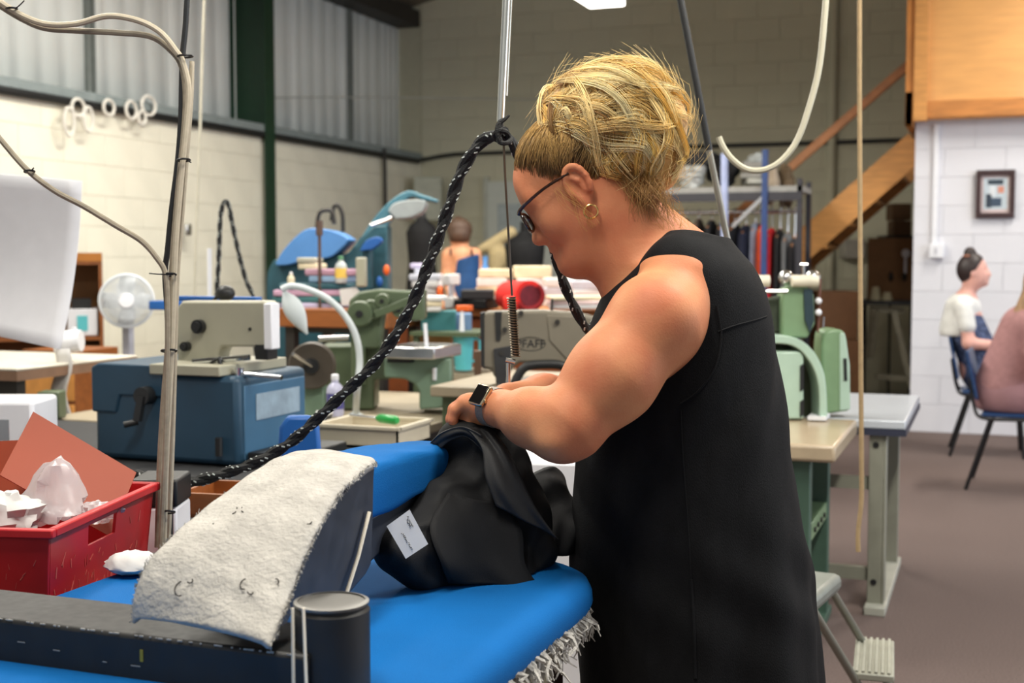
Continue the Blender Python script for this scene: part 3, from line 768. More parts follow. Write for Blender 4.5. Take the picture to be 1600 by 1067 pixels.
MB().box(wc + n_ * .041, (.035, .042, .0105), rot).build('watch_case', m_steel, wob, bevel=.004)
MB().box(wc + n_ * .0465, (.030, .037, .0022), rot).build('watch_screen', m_screen, wob, bevel=.001)
MB().cyl(wc + n_ * .041 + A_ * .0175 + L_ * .008, wc + n_ * .041 + A_ * .0205 + L_ * .008, .0035, n=12).build('watch_crown', m_steel, wob)
# ------------------------------------------------------------------ ironing table with swing arm
m_blue = M('blue_cover', (0, 95, 164), .85, var=.10, scale=4, bump=.25, bscale=500, spec=.2)
m_slate = M('slate_paint', (46, 50, 60), .5, var=.25, scale=18, rvar=.1)
m_black = M('worn_black_paint', (32, 31, 30), .55, var=.25, scale=30, rvar=.12)
m_felt = M('white_felt', (178, 174, 167), .98, var=.16, scale=26, bump=1.0, bscale=130)
m_creamcab = M('cream_cabinet', (176, 164, 134), .5, var=.1)
m_elastic = M('cream_elastic', (226, 216, 196), .8, var=.05)
m_steel2 = M('bright_steel', (200, 200, 200), .25, 1.0, var=.05)
it = thing('ironing_table', 'blue padded ironing table with a cream cabinet below, beside the woman', 'table', (-1.07, 1.6, 0))
def rrect(x0, x1, y0, y1, radii, n=8):
    pts = []
    for (cx, cy, a0, r) in ((x1, y0, -90, radii[0]), (x1, y1, 0, radii[1]), (x0, y1, 90, radii[2]), (x0, y0, 180, radii[3])):
        ox = cx - r if cx == x1 else cx + r; oy = cy - r if cy == y0 and False else (cy + r if cy == y0 else cy - r)
        for k in range(n + 1):
            a = R(a0 + 90 * k / n); pts.append((ox + r * math.cos(a), oy + r * math.sin(a)))
    return pts
def slab(outline, prof):
    """prof: (inset, z) rows from the bottom up"""
    mb = MB(); c = np.mean(outline, 0); n = len(outline); vs = []; fs = []
    O = np.array(outline); T = np.roll(O, -1, 0) - np.roll(O, 1, 0); T /= np.linalg.norm(T, axis=1)[:, None] + 1e-9; N_ = np.stack([T[:, 1], -T[:, 0]], 1)
    for ins, z in prof: vs += [(O[i, 0] - N_[i, 0] * ins, O[i, 1] - N_[i, 1] * ins, z) for i in range(n)]
    for j in range(len(prof) - 1): fs += [(j * n + i, j * n + (i + 1) % n, (j + 1) * n + (i + 1) % n, (j + 1) * n + i) for i in range(n)]
    fs.append(tuple(range(n - 1, -1, -1))); fs.append(tuple((len(prof) - 1) * n + i for i in range(n)))
    mb.add(vs, fs); return mb
OUT = rrect(-1.48, -.645, .75, 2.27, (.05, .17, .05, .05), 10)
slab(OUT, [(.02, .755), (.006, .76), (0, .775), (.002, .795), (.010, .810), (.025, .818), (.05, .82)]).build('padded_top', m_blue, it)
slab(rrect(-1.42, -.70, .85, 2.16, (.04, .12, .04, .04), 6), [(0, .05), (0, .75)]).build('cabinet', m_creamcab, it, bevel=.004)
MB().b2((-.78, 2.13, .50), (-.72, 2.19, .76)).build('corner_post', M('brown_post', (52, 34, 28), .5), it, bevel=.005)
nr = np.random.RandomState(5)
fr = MB()
for i in range(520):      # frayed underfelt hanging below the cover
    t = nr.rand(); y_ = .95 + 1.30 * t; x_ = -.665 + nr.uniform(-.012, .014) - (max(0, y_ - 2.1) / .17) ** 2 * .14
    q = [np.array((x_, y_, .765))]; L_ = nr.uniform(.015, .06)
    for k in range(4): q.append(q[-1] + np.array((nr.normal(.003, .006), nr.normal(0, .008), -L_ / 4)))
    fr.tube(q, [.004, .004, .0035, .002, .001], 4)
meta(fr.build('frayed_felt', m_felt, it), kind='stuff', label='frayed white underfelt fringe')
# the black swing beam with its pivot
sa = thing('swing_arm', 'black steel swing beam with pivot post, carrying the felt-topped sleeve board', 'ironing arm', (-.81, 1.45, .7))
MB().b2((-2.3, 1.395, .812), (-.80, 1.525, .88)).build('beam', m_black, sa, bevel=.006)
MB().lathe([(.05, 0), (.05, .235), (.046, .24), (.046, .242)], (-.797, 1.455, .69), n=36).build('pivot_post', m_black, sa)
MB().lathe([(.044, 0), (.049, .001), (.049, .004), (.044, .005), (.044, .003)], (-.797, 1.455, .932), n=36).build('pivot_collar', M('worn_steel', (120, 118, 114), .4, .8), sa)
ew = MB()
for i in range(150):     # paint worn to bare metal along the beam's front edge
    x_ = nr.uniform(-2.0, -.82); ew.box((x_, 1.3945 + .0012 * nr.rand(), .8793), (nr.uniform(.001, .009) * nr.rand() + .001, .0016, .0012 + .001 * nr.rand()))
for x_, z_ in ((-1.19, .845), (-1.11, .838), (-1.06, .838), (-1.25, .85)): ew.box((x_, 1.3946, z_), (nr.uniform(.006, .02), .0008, .0012))
meta(ew.build('edge_wear', M('bare_metal', (168, 164, 156), .5, .3), sa), kind='stuff')
MB().box((-1.05, 1.3946, .853), (.005, .0012, .016)).build('yellow_mark', M('yellow_ink', (150, 140, 50), .7), sa)
# sleeve board: felt ramp, slate body, blue nose
sb = thing('sleeve_board', 'raised sleeve board with a dirty white felt ramp and blue padded nose', 'sleeve board', (-.98, 1.85, .95))
LE = [(209, 966), (211, 925), (232, 875), (278, 828), (330, 787), (398, 738), (435, 718), (472, 708)]
RE = [(421, 1009), (446, 948), (468, 890), (500, 818), (532, 768), (560, 740), (575, 728), (587, 722)]
le = spline([XP(x, y_, -1.075) for x, y_ in LE], 6); re = spline([XP(x, y_, -.845 - .078 * i / 7) for i, (x, y_) in enumerate(RE)], 6)
rows = []
for i, (a, b) in enumerate(zip(le, re)):
    row = []
    for k in range(25):
        t = k / 24; p = a * (1 - t) + b * t
        p = p + np.array((0, 0, .006 * math.sin(math.pi * t) + .0022 * math.sin(9 * t + i * .5) * math.sin(i * .7)))
        if k == 0: p = p + np.array((0, 0, -.010))
        if k == 24: p = p + np.array((nr.normal(0, .0012), 0, -.006))
        row.append(p)
    rows.append(row)
pad = MB().grid(rows).build('felt_pad', m_felt, sb, solid=.012, sub=1)
# stray threads lying on the felt
m_thread = M('dark_thread', (48, 42, 36), .8)
for (cx, cy, L_, sd) in [(283, 930, .03, 1), (382, 920, .022, 2), (380, 800, .02, 3), (365, 790, .018, 4), (335, 815, .015, 5), (482, 727, .006, 6), (300, 905, .012, 7), (430, 905, .012, 8), (485, 812, .012, 9), (395, 925, .012, 11)]:
    rr = np.random.RandomState(sd); vs = np.array([p for r_ in rows for p in r_])
    pr_ = []
    a0 = rr.uniform(0, 6)
    for t in np.linspace(0, 1, 7):
        x_, y_ = cx + math.cos(a0 + 2.2 * t) * L_ * 900 * t * .8, cy + math.sin(a0 + 2.2 * t) * L_ * 900 * t * .8
        dd = np.array(ray(x_, y_).normalized()); w_ = vs - np.array(CAM); al = w_ @ dd; perp = np.linalg.norm(w_ - al[:, None] * dd, axis=1)
        j = perp.argmin(); pr_.append(np.array(CAM) + dd * (al[j] - .012))
    MB().tube(pr_, .0009, 5, sm=3).build('loose_thread', m_thread, sb)
fz = MB()
for i in range(420):      # felt fuzz along both cut edges
    ed = re if i % 3 else le; j = nr.randint(0, len(ed) - 1); p = ed[j] + (ed[j + 1] - ed[j]) * nr.rand()
    sgn = 1 if i % 3 else -1
    fz.tube([p + np.array((0, 0, -.004)), p + np.array((sgn * nr.uniform(0, .003), nr.normal(0, .002), nr.normal(-.002, .002))), p + np.array((sgn * nr.uniform(0, .005), nr.normal(0, .003), nr.normal(-.004, .003)))], [.0012, .0009, .0004], 3)
meta(fz.build('felt_fuzz', m_felt, sb), kind='stuff')
side = [XP(x, y_ + 6, -.90) for x, y_ in RE] + [XP(x, y_, -.90) for x, y_ in ((585, 745), (584, 800), (581, 882), (572, 898), (545, 930), (500, 945), (455, 962), (440, 1000))]
MB().prism(side, (-.14, 0, 0)).build('body', m_slate, sb, bevel=.004)
MB().tube([XP(577, 800, -.893), XP(560, 868, -.892), XP(541, 928, -.89)], .0032, 8).build('tension_cord', m_elastic, sb)
for i, (xa, xb) in enumerate(((459, 461), (476, 482))):
    MB().bar(P(xa - 2, 950, 1.595), P(xb - 2, 1110, 1.595), .0015, .0055, up=(0, 1, .01)).build('elastic_strap', m_elastic, sb)
# blue padded nose: rounded bar narrowing to the tip
secs = [(1.80, -1.075, -.925, .955, 1.052), (1.90, -1.07, -.925, .955, 1.054), (2.0, -1.062, -.925, .962, 1.050), (2.12, -1.05, -.928, .970, 1.042), (2.22, -1.04, -.930, .972, 1.032), (2.27, -1.03, -.935, .974, 1.024), (2.30, -1.015, -.950, .980, 1.016), (2.312, -.995, -.965, .990, 1.005)]
ys = np.linspace(1.80, 2.312, 30); rings = []
S4 = np.array(secs)
for y_ in ys:
    x0, x1, z0, z1 = [np.interp(y_, S4[:, 0], S4[:, c]) for c in range(1, 5)]; ring = []
    for t in np.linspace(0, 2 * math.pi, 29):
        c_, s_ = math.cos(t), math.sin(t); ring.append(((x0 + x1) / 2 + (x1 - x0) / 2 * math.copysign(abs(c_) ** .32, c_), y_, (z0 + z1) / 2 + (z1 - z0) / 2 * math.copysign(abs(s_) ** .36, s_) + .0015 * math.sin(40 * y_ + 4 * t)))
    rings.append(ring)
nose = MB().grid(rings); nose.add(rings[0][:-1], [tuple(range(28))]); nose.add(rings[-1][:-1], [tuple(range(27, -1, -1))])
nose.build('blue_nose', m_blue, sb, sharp=60)
MB().prism([(-.945, 1.80, .955), (-.945, 2.22, .985), (-.945, 2.16, .955), (-.945, 2.0, .925), (-.945, 1.9, .89), (-.945, 1.80, .87)], (-.10, 0, 0)).build('nose_bracket', m_slate, sb, bevel=.006)

# ------------------------------------------------------------------ black garment being pressed
m_cloth = M('black_cloth', (14, 14, 16), .72, var=.3, scale=25, bump=.2, bscale=600, spec=.3)
m_cloth2 = M('black_cloth_lit', (27, 26, 27), .6, var=.2, scale=25, bump=.15, bscale=500)  # lighter black, the grey sheen on the flaps is put into the colour
gm = thing('garment', 'black garment draped over the sleeve board nose with a white care label', 'garment', G(730, 900, .82))
c0 = P(740, 800, 2.35)
S_ = SDF((c0.x - .36, c0.y - .34, .80), (c0.x + .34, c0.y + .36, 1.13), .0045)
ws = W
S_.chain([ws(700, 678, 2.36), ws(725, 674, 2.37), ws(752, 678, 2.37)], [.012, .016, .018], k=.02)
S_.chain([ws(690, 690, 2.34), ws(712, 676, 2.35), ws(750, 680, 2.36), ws(790, 700, 2.36)], [.014, .018, .022, .022], k=.02)
S_.chain([ws(700, 690, 2.42), ws(740, 676, 2.45), ws(790, 690, 2.42)], [.016, .022, .022], k=.02)
S_.chain([ws(770, 690, 2.36), ws(790, 740, 2.36), ws(815, 800, 2.35), ws(835, 860, 2.34)], [.030, .040, .045, .040], k=.04)
S_.chain([ws(745, 700, 2.40), ws(740, 780, 2.36), ws(700, 860, 2.28)], [.045, .060, .050], k=.05)
S_.chain([ws(660, 830, 2.20), ws(620, 860, 2.16), ws(660, 895, 2.18), ws(720, 900, 2.22)], [.028, .030, .022, .022], k=.04)
S_.chain([ws(690, 800, 2.28), ws(650, 860, 2.20)], [.06, .035], k=.05)
S_.chain([ws(720, 900, 2.24), ws(790, 895, 2.30), ws(830, 905, 2.28)], [.030, .028, .010], k=.04)
S_.chain([ws(760, 850, 2.34), ws(800, 880, 2.36)], [.055, .05], k=.05)
S_.chain([ws(820, 800, 2.47), ws(850, 770, 2.50), ws(862, 750, 2.52)], [.045, .040, .026], k=.03)
S_.chain([ws(840, 850, 2.44), ws(880, 840, 2.46), ws(885, 800, 2.5)], [.045, .045, .03], k=.03)
S_.half((0, 0, .8215), (0, 0, -1))
def crumple(V):
    d = .004 * np.sin(V[:, 0] * 55 + V[:, 2] * 30) * np.sin(V[:, 2] * 22 + V[:, 1] * 37) + .0025 * np.sin(V[:, 0] * 110 - V[:, 2] * 60 + 2 * np.sin(V[:, 1] * 50))
    V = V.copy(); V[:, 1] -= d; V[:, 0] += d; V[:, 2] = np.maximum(V[:, 2], .8215); return V
S_.build('cloth', m_cloth, gm, smooth=3, fn=crumple)
def sheet(name, corners, mat, parent, amp=.004, seed=1, n=14, solid=.0025):
    """corners: 2 rails of pixel+depth points"""
    A = spline([P(*c) for c in corners[0]], 6); Bq = spline([P(*c) for c in corners[1]], 6); q = np.random.RandomState(seed); ph = q.uniform(0, 6, 4)
    m_ = min(len(A), len(Bq)); rows = []
    for i in range(m_):
        rows.append([A[i] * (1 - k / n) + Bq[i] * (k / n) - np.array(CF) * (amp * math.sin(5 * k / n + ph[0] + i * .25) + amp * .6 * math.sin(11 * k / n + ph[1] - i * .2)) for k in range(n + 1)])
    return MB().grid(rows).build(name, mat, parent, solid=solid)
sheet('front_panel', [[(728, 668, 2.31), (752, 700, 2.28), (758, 745, 2.26), (775, 790, 2.26)], [(770, 670, 2.32), (800, 715, 2.29), (835, 790, 2.27), (872, 842, 2.27)]], m_cloth2, gm, seed=2)
sheet('folded_cuff', [[(672, 692, 2.34), (690, 676, 2.32), (722, 666, 2.31), (752, 678, 2.30)], [(690, 700, 2.33), (705, 688, 2.32), (730, 684, 2.31), (760, 712, 2.30)]], m_cloth2, gm, seed=3, amp=.002)
sheet('lower_panel', [[(700, 770, 2.24), (672, 820, 2.17), (690, 880, 2.15), (700, 912, 2.17)], [(790, 790, 2.28), (815, 830, 2.27), (820, 880, 2.25), (842, 916, 2.24)]], m_cloth, gm, seed=4, amp=.006)
# printed care label, its lettering too blurred to read: a few dark strokes
lb = [P(604, 822, 2.085), P(640, 796, 2.09), P(669, 850, 2.085), P(634, 873, 2.08)]
nl = (lb[1] - lb[0]).cross(lb[3] - lb[0]).normalized(); nl = nl if nl.dot(FW) < 0 else -nl
lab = MB().prism(lb, -nl * .001).build('care_label', M('label_white', (226, 226, 228), .6, var=.03), gm)
def lp(u, v): return lb[0] + (lb[1] - lb[0]) * u + (lb[3] - lb[0]) * v + nl * .0012
ink = MB()
for (u, v0, v1) in ((.80, .12, .42), (.72, .18, .36), (.35, .38, .88)):
    v = v0
    while v < v1:
        ink.bar(lp(u + nr.uniform(-.03, .03), v), lp(u + nr.uniform(-.05, .05), v + .025), .0012, .0004, up=nl); v += .045
meta(ink.build('print', M('ink', (30, 30, 34), .7), lab), kind='stuff')

# ------------------------------------------------------------------ red crate with card and bags
m_red = M('red_plastic', (196, 26, 32), .42, var=.15, scale=9, col2=(168, 16, 24), rvar=.1)
CR0 = G(77, 830, .925); crate_rz = R(6.0)
ct = thing('crate', 'red plastic stacking crate with scuffed sides and a hand slot', 'crate', (CR0.x, CR0.y, .67))
F_ = frame((CR0.x, CR0.y, .67), R(14.0)); Lx, Ly, Hc, tk = .62, .45, .255, .006
def taper(mb):
    for i, p in enumerate(mb.v):
        q = F_.inverted() @ p; k = (1 - q.z / Hc) * .022
        q.x += (k if q.x < -Lx / 2 else -k); q.y += (k if q.y < Ly / 2 else -k); mb.v[i] = F_ @ q
    return mb
taper(MB(F_).b2((-Lx, 0, 0), (0, tk, Hc))).build('side_wall', m_red, ct, bevel=.002)
taper(MB(F_).b2((-Lx, Ly - tk, 0), (0, Ly, Hc))).build('side_wall', m_red, ct, bevel=.002)
taper(MB(F_).b2((-Lx, tk, 0), (-Lx + tk, Ly - tk, Hc))).build('end_wall', m_red, ct, bevel=.002)
s0, s1, hz0, hz1 = .15, .275, Hc - .060, Hc - .022
mb = MB(F_); mb.b2((-tk, tk, 0), (0, s0, Hc)); mb.b2((-tk, s1, 0), (0, Ly - tk, Hc)); mb.b2((-tk, s0, 0), (0, s1, hz0)); mb.b2((-tk, s0, hz1), (0, s1, Hc))
taper(mb).build('slotted_end_wall', m_red, ct)
taper(MB(F_).b2((-Lx + tk, tk, 0), (-tk, Ly - tk, tk))).build('base', m_red, ct)
rm = MB(F_); g_ = .010
rm.b2((-Lx - g_, -g_, Hc - .012), (g_, tk, Hc + .004)); rm.b2((-Lx - g_, Ly - tk, Hc - .012), (g_, Ly + g_, Hc + .004)); rm.b2((-Lx - g_, tk, Hc - .012), (-Lx + tk, Ly - tk, Hc + .004)); rm.b2((-tk, tk, Hc - .012), (g_, Ly - tk, Hc + .004))
rm.build('rim', m_red, ct, bevel=.003)
for yy in (.0,): MB(F_).b2((-.085, -.004, .03), (-.072, .002, .09)).build('vent_slot', m_blackp, ct)
sc = MB(F_)
for i in range(90):
    y_ = nr.uniform(.03, .42) if i % 3 else None; z_ = nr.uniform(.03, .2); L_ = nr.uniform(.01, .045)
    if y_ is not None:
        xk = -(1 - z_ / Hc) * .022 + .0006; sc.bar((xk, y_, z_), (xk + L_ * .4 * .022 / Hc, y_ + nr.normal(.003, .004), z_ + L_ * .5), .002 * nr.uniform(.5, 2.6), .0006, up=(1, 0, 0))
    else:
        x_ = nr.uniform(-.13, -.02); yk = (1 - z_ / Hc) * .022 - .0006; sc.bar((x_, yk, z_), (x_ + nr.normal(0, .008), yk, z_ + L_ * .5), .0012 * nr.uniform(.5, 2.2), .0006, up=(0, 1, 0))
meta(sc.build('scuff_marks', M('scuff', (196, 84, 74), .8), ct), kind='stuff')
# support under the crate
cs = thing('side_bench', 'dark low side bench under the red crate', 'bench', (CR0.x - .35, CR0.y + .3, 0))
MB().b2((CR0.x - 1.0, CR0.y - .04, .62), (CR0.x - .01, CR0.y + .75, .668)).build('top', m_black, cs, bevel=.004)
for dx in (-.96, -.06):
    for dy in (0.0, .70): MB().b2((CR0.x + dx, CR0.y + dy, 0), (CR0.x + dx + .04, CR0.y + dy + .04, .62)).build('leg', m_black, cs)
# orange cards standing in the crate
m_card = M('orange_card', (150, 54, 6), .55, var=.06, scale=3)
def card(name, px, th, mat, label, cat, **kw):
    q = [P(*c) for c in px]; n_ = (q[1] - q[0]).cross(q[-1] - q[0]).normalized()
    return one(name, MB().prism(q, n_ * th), mat, label, cat, **kw)
oc = thing('card_sheet', 'large orange card standing cornerwise in the red crate with a punched hole', 'card', P(130, 800, 2.28))
q = [P(52, 643, 2.58), P(213, 738, 2.56), P(172, 838, 2.46), P(0, 742, 2.47)]; n_ = (q[1] - q[0]).cross(q[-1] - q[0]).normalized()
MB().prism(q, n_ * .003).build('sheet', m_card, oc)
hp_ = P(107, 727, 2.36); nn = n_ if n_.dot(FW) < 0 else -n_
dpl = (q[0] - hp_).dot(nn) / ray(107, 727).dot(nn); hp_ = hp_ + ray(107, 727) * dpl
MB().cyl(hp_ + nn * .0003, hp_ + nn * .0015, .0045, n=14).build('punched_hole', m_blackp, oc)
card('card_sheet', [(-60, 692, 2.66), (60, 686, 2.66), (70, 760, 2.60), (40, 830, 2.55), (-60, 830, 2.55)], .003, M('orange_card_darker', (140, 48, 6), .55, var=.06), 'orange card with a level top edge behind the cornerwise card, in the red crate', 'card')
m_poly = M('clear_poly', (228, 222, 224), .25, var=.05, trans=.35, alpha=.72, bump=.5, bscale=18)
m_paper = M('white_paper', (206, 204, 202), .85, var=.03)
def crumpled(name, c, rad, mat, label, cat, seed, peak=0.0, amp=.12, sh=35):
    q = np.random.RandomState(seed); mb = MB(); mb.sph((0, 0, 0), 1.0, 26); K = q.normal(size=(7, 3)) * 2.2; ph = q.uniform(0, 6, 7); vs = []
    for p in mb.v:
        p = np.array(p); s_ = 1.0
        for i in range(7): s_ += (amp / (1 + i * .3)) * (1 - 2 * abs(math.sin(p @ K[i] * (1 + i * .35) + ph[i])))
        p = p * s_; p[2] += peak * max(0, 1 - (p[0] ** 2 + p[1] ** 2) * 1.6)
        vs.append(Vector(c) + CR * (p[0] * rad[0]) + CF * (p[1] * rad[1]) + ZU * (p[2] * rad[2]))
    return meta(link_mesh(name, [tuple(p) for p in vs], mb.f, mat, None, sharp=sh), label, cat)
crumpled('plastic_bag', P(86, 792, 2.36), (.066, .06, .058), m_poly, 'crumpled clear plastic bag peaked up inside the red crate', 'bag', 4, .8)
crumpled('plastic_bag', P(150, 798, 2.44), (.05, .04, .022), m_poly, 'small clear plastic bag beside the slot of the red crate', 'bag', 6)
crumpled('paper_bundle', P(8, 806, 2.30), (.075, .06, .055), m_paper, 'crumpled white paper at the left of the red crate', 'paper', 9)
crumpled('white_cloth', G(185, 893, .82) + Vector((.03, 0, .018)), (.05, .05, .022), m_paper, 'white cloth lying between the red crate and the blue table', 'cloth', 12, amp=.06, sh=60)
bx_ = P(255, 830, 2.75)
wc_ = thing('control_box', 'white control box with black lid behind the grey cable bundle', 'box', (bx_.x, bx_.y, .669))
MB(frame((bx_.x, bx_.y, .669), YAW)).b2((-.05, -.06, 0), (.045, .06, .19)).build('case', m_white, wc_, bevel=.006)
MB(frame((bx_.x, bx_.y, .669), YAW)).b2((-.052, -.062, .191), (.047, .062, .25)).build('lid', m_blackp, wc_, bevel=.006)

# ------------------------------------------------------------------ overhead cables, rope, balancer
m_cable = M('grey_cable', (142, 132, 114), .55, var=.18, scale=60)
m_cable2 = M('cream_cable', (180, 169, 148), .55, var=.1, scale=60)
m_zip = M('zip_tie', (16, 16, 17), .4)
def px3(L, z0, z1=None): 
    n_ = len(L); z1 = z0 if z1 is None else z1
    return [P(x, y_, z0 + (z1 - z0) * i / max(1, n_ - 1)) for i, (x, y_) in enumerate(L)]
GRP = 'cables dropping from the ceiling'
def cable(name, L, z0, z1, r, mat, label, cat='cable', group=None, sm=6, n=8):
    return one(name, MB().tube(px3(L, z0, z1), r, n, sm=sm), mat, label, cat, group)
cable('power_cable', [(-30, -20), (0, 3), (38, 26), (75, 38), (120, 37), (168, 25), (215, 32), (250, 50), (274, 78), (286, 98), (295, 140), (291, 200), (283, 280), (276, 360), (273, 420), (271, 480), (268, 560), (263, 650), (259, 740), (256, 850)], 2.60, 2.60, .0062, m_cable2, 'cream cable arching highest at the upper left before dropping in the bundle')
cable('power_cable', [(-30, -12), (0, 9), (35, 30), (70, 44), (120, 48), (180, 51), (235, 57), (268, 80), (284, 105), (290, 150), (287, 210), (279, 290), (272, 370), (268, 430), (265, 490), (260, 570), (254, 650), (249, 740), (246, 855)], 2.62, 2.615, .0062, m_cable, 'grey cable running flat under the arched cable at upper left')
cable('power_cable', [(-30, 180), (0, 217), (42, 265), (85, 298), (130, 322), (180, 352), (220, 376), (244, 402), (259, 430), (262, 490), (262, 550), (260, 650), (256, 760), (251, 858)], 2.585, 2.59, .0058, m_cable, 'grey cable sagging across the white sheet into the vertical bundle')
cable('power_cable', [(300, 96), (298, 160), (291, 250), (284, 340), (277, 430), (274, 520), (272, 600), (269, 700), (265, 800), (262, 850)], 2.63, 2.63, .0052, m_cable2, 'thin cream cable on the right side of the vertical bundle')
cable('power_cable', [(345, -700), (310, -200), (294, -20), (290, 40), (285, 95), (283, 180), (278, 250), (268, 330), (262, 390), (258, 428), (262, 500), (262, 600), (265, 700), (266, 840)], 2.60, 2.66, .0060, m_blackp, 'black cable hanging straight down along the grey bundle')
def zip_at(px, py, z, w, tail, label):
    t = MB().tube([P(px + w * math.cos(a), py + 2 * math.sin(a), z + .012 * math.sin(a)) for a in np.linspace(0, 2 * math.pi, 16, endpoint=False)], .0022, 6, closed=True)
    if tail: t.tube([P(px + w * .6, py, z - .01), P(px + tail[0] * .6, py + tail[1] * .4, z - .013), P(px + tail[0], py + tail[1], z - .012)], .0014, 5, sm=3)
    one('cable_tie', t, m_zip, label, 'cable tie', 'cable ties on the bundle')
zip_at(289, 88, 2.60, 12, None, 'black cable tie where the arched cables meet the black cable')
zip_at(287, 250, 2.595, 10, (12, 4), 'black cable tie on the bundle below the wall rail')
zip_at(265, 429, 2.595, 10, (-32, -2), 'black cable tie with a long tail where the sagging cable joins')
zip_at(264, 548, 2.60, 12, None, 'black cable tie on the bundle beside the cream machine')
zip_at(18, 14, 2.60, 9, (20, -13), 'black cable tie at the top left corner of the frame')
zip_at(46, 268, 2.585, 8, (7, -6), 'black cable tie on the sagging cable over the white sheet')
zip_at(262, 800, 2.60, 11, None, 'black cable tie low on the bundle beside the red crate')
# white-flecked black rope: tube with a slow twist of flecks
m_rope = M('black_rope', (14, 15, 16), .7, var=.3, scale=200, bump=.6, bscale=260)
m_fleck = M('white_fleck', (214, 222, 216), .6)
def rope(L, z0, z1, r, label, sm=10, pitch=.060):
    pts = [Vector(p) for p in spline(px3(L, z0, z1), sm)]; t = thing('rope', label, 'rope', pts[-1], 'white-flecked black ropes')
    d = [0]; 
    for a, b in zip(pts, pts[1:]): d.append(d[-1] + (b - a).length)
    n_ = int(d[-1] / .006); ss = np.linspace(0, d[-1], n_); Q = [Vector([np.interp(s_, d, [p[k] for p in pts]) for k in range(3)]) for s_ in ss]
    for ph in (0, math.pi):
        tw = []
        for i, p in enumerate(Q):
            tg = (Q[min(i + 1, n_ - 1)] - Q[max(i - 1, 0)]).normalized(); x_ = tg.cross(CF).normalized(); y_ = tg.cross(x_); a = ss[i] / pitch * math.pi + ph
            tw.append(p + (x_ * math.cos(a) + y_ * math.sin(a)) * r * .30)
        MB().tube(tw, r * .78, 8).build('strand', m_rope, t)
    fk = MB()
    for i in range(2, n_ - 2):
        if i % 2: continue
        tg = (Q[i + 1] - Q[i - 1]).normalized(); x_ = tg.cross(CF).normalized(); y_ = tg.cross(x_)
        for ph in (0, math.pi):
            a = ss[i] / pitch * math.pi + ph; c_ = Q[i] + (x_ * math.cos(a) + y_ * math.sin(a)) * r * .30; b_ = a + .6 * math.sin(i * 1.7)
            o_ = (x_ * math.cos(b_) + y_ * math.sin(b_)); o2 = (x_ * math.cos(b_ + .5) + y_ * math.sin(b_ + .5))
            fk.bar(c_ + o_ * r * .79, c_ + o2 * r * .79 + tg * .0055, .0026, .0012, up=o_)
    meta(fk.build('flecks', m_fleck, t), kind='stuff')
    return t
rope([(790, 208), (770, 212), (748, 226), (722, 266), (702, 322), (680, 385), (655, 450), (625, 512), (585, 568), (540, 612), (500, 650), (455, 690), (405, 720), (350, 740), (290, 755), (245, 752), (214, 742)], 2.55, 2.90, .0125, 'white-flecked black rope curving from the balancer hook down to the lower left')
rope([(776, 207), (800, 222), (830, 300), (866, 395), (880, 440), (900, 485), (921, 516), (938, 488), (956, 452), (985, 430)], 2.56, 2.74, .0105, 'white-flecked black rope looping down behind the chin')
kn_ = thing('rope_knot', 'black lashing tied around the rope top under the silver tube', 'knot', P(783, 215, 2.55))
MB().tube(px3([(782, 222), (778, 205), (781, 192), (789, 186), (796, 180)], 2.53, 2.53), [.0055, .007, .006, .004, .002], 8, sm=5).build('tail', m_rope, kn_)
MB().tube([P(783 + 11 * math.cos(a), 212 + 8 * math.sin(a), 2.545 + .018 * math.sin(a)) for a in np.linspace(0, 6.28, 16, endpoint=False)], .0055, 8, closed=True).build('wrap', m_rope, kn_)
MB().tube([P(788 + 10 * math.cos(a), 217 + 7 * math.sin(a), 2.545 - .018 * math.sin(a)) for a in np.linspace(0, 6.28, 16, endpoint=False)], .005, 8, closed=True).build('wrap', m_rope, kn_)
# spring balancer: telescopic tube, wire, coil spring, hook rod
ba = thing('spring_balancer', 'silver telescopic balancer tube with hanging wire and coil spring', 'balancer', P(795, 600, 2.56))
a, b = P(842, -1060, 2.56), P(782, 190, 2.56)
MB().cyl(a, b, .0085, .0078, n=16).build('outer_tube', M('satin_steel', (214, 214, 206), .3, 1.0, var=.06), ba)
MB().cyl(P(848, -1060, 2.572), P(789, 150, 2.572), .006, n=10).build('inner_rail', M('satin_steel2', (176, 176, 166), .35, 1.0, var=.06), ba)
MB().cyl(P(784, 190, 2.56), P(787, 225, 2.56), .003, n=8).build('wire_stop', m_dark, ba)
MB().tube(px3([(786, 205), (789, 270), (793, 340), (797, 410), (800, 462)], 2.56), .0024, 6).build('wire', M('wire_steel', (110, 104, 96), .35, 1.0), ba)
sp = []; A0, A1 = P(799, 464, 2.56), P(806, 557, 2.56); nt = 23
for i in range(nt * 12 + 1):
    t = i / (nt * 12); an = 2 * math.pi * nt * t; sp.append(A0 + (A1 - A0) * t + CR * (.0088 * math.cos(an)) + CF * (.0088 * math.sin(an)))
MB().tube(sp, .00125, 5).build('coil_spring', M('spring_steel', (150, 134, 108), .35, .9), ba)
MB().cyl(P(800, 464, 2.56), P(806, 557, 2.56), .0065, n=10).build('spring_core', m_dark, ba)
MB().cyl(P(794, 566, 2.56), P(795, 640, 2.56), .0045, n=10).build('hook_rod', m_steel2, ba)
MB().cyl(P(790, 563, 2.56), P(805, 566, 2.56), .006, n=10).build('hook_eye', m_steel2, ba)
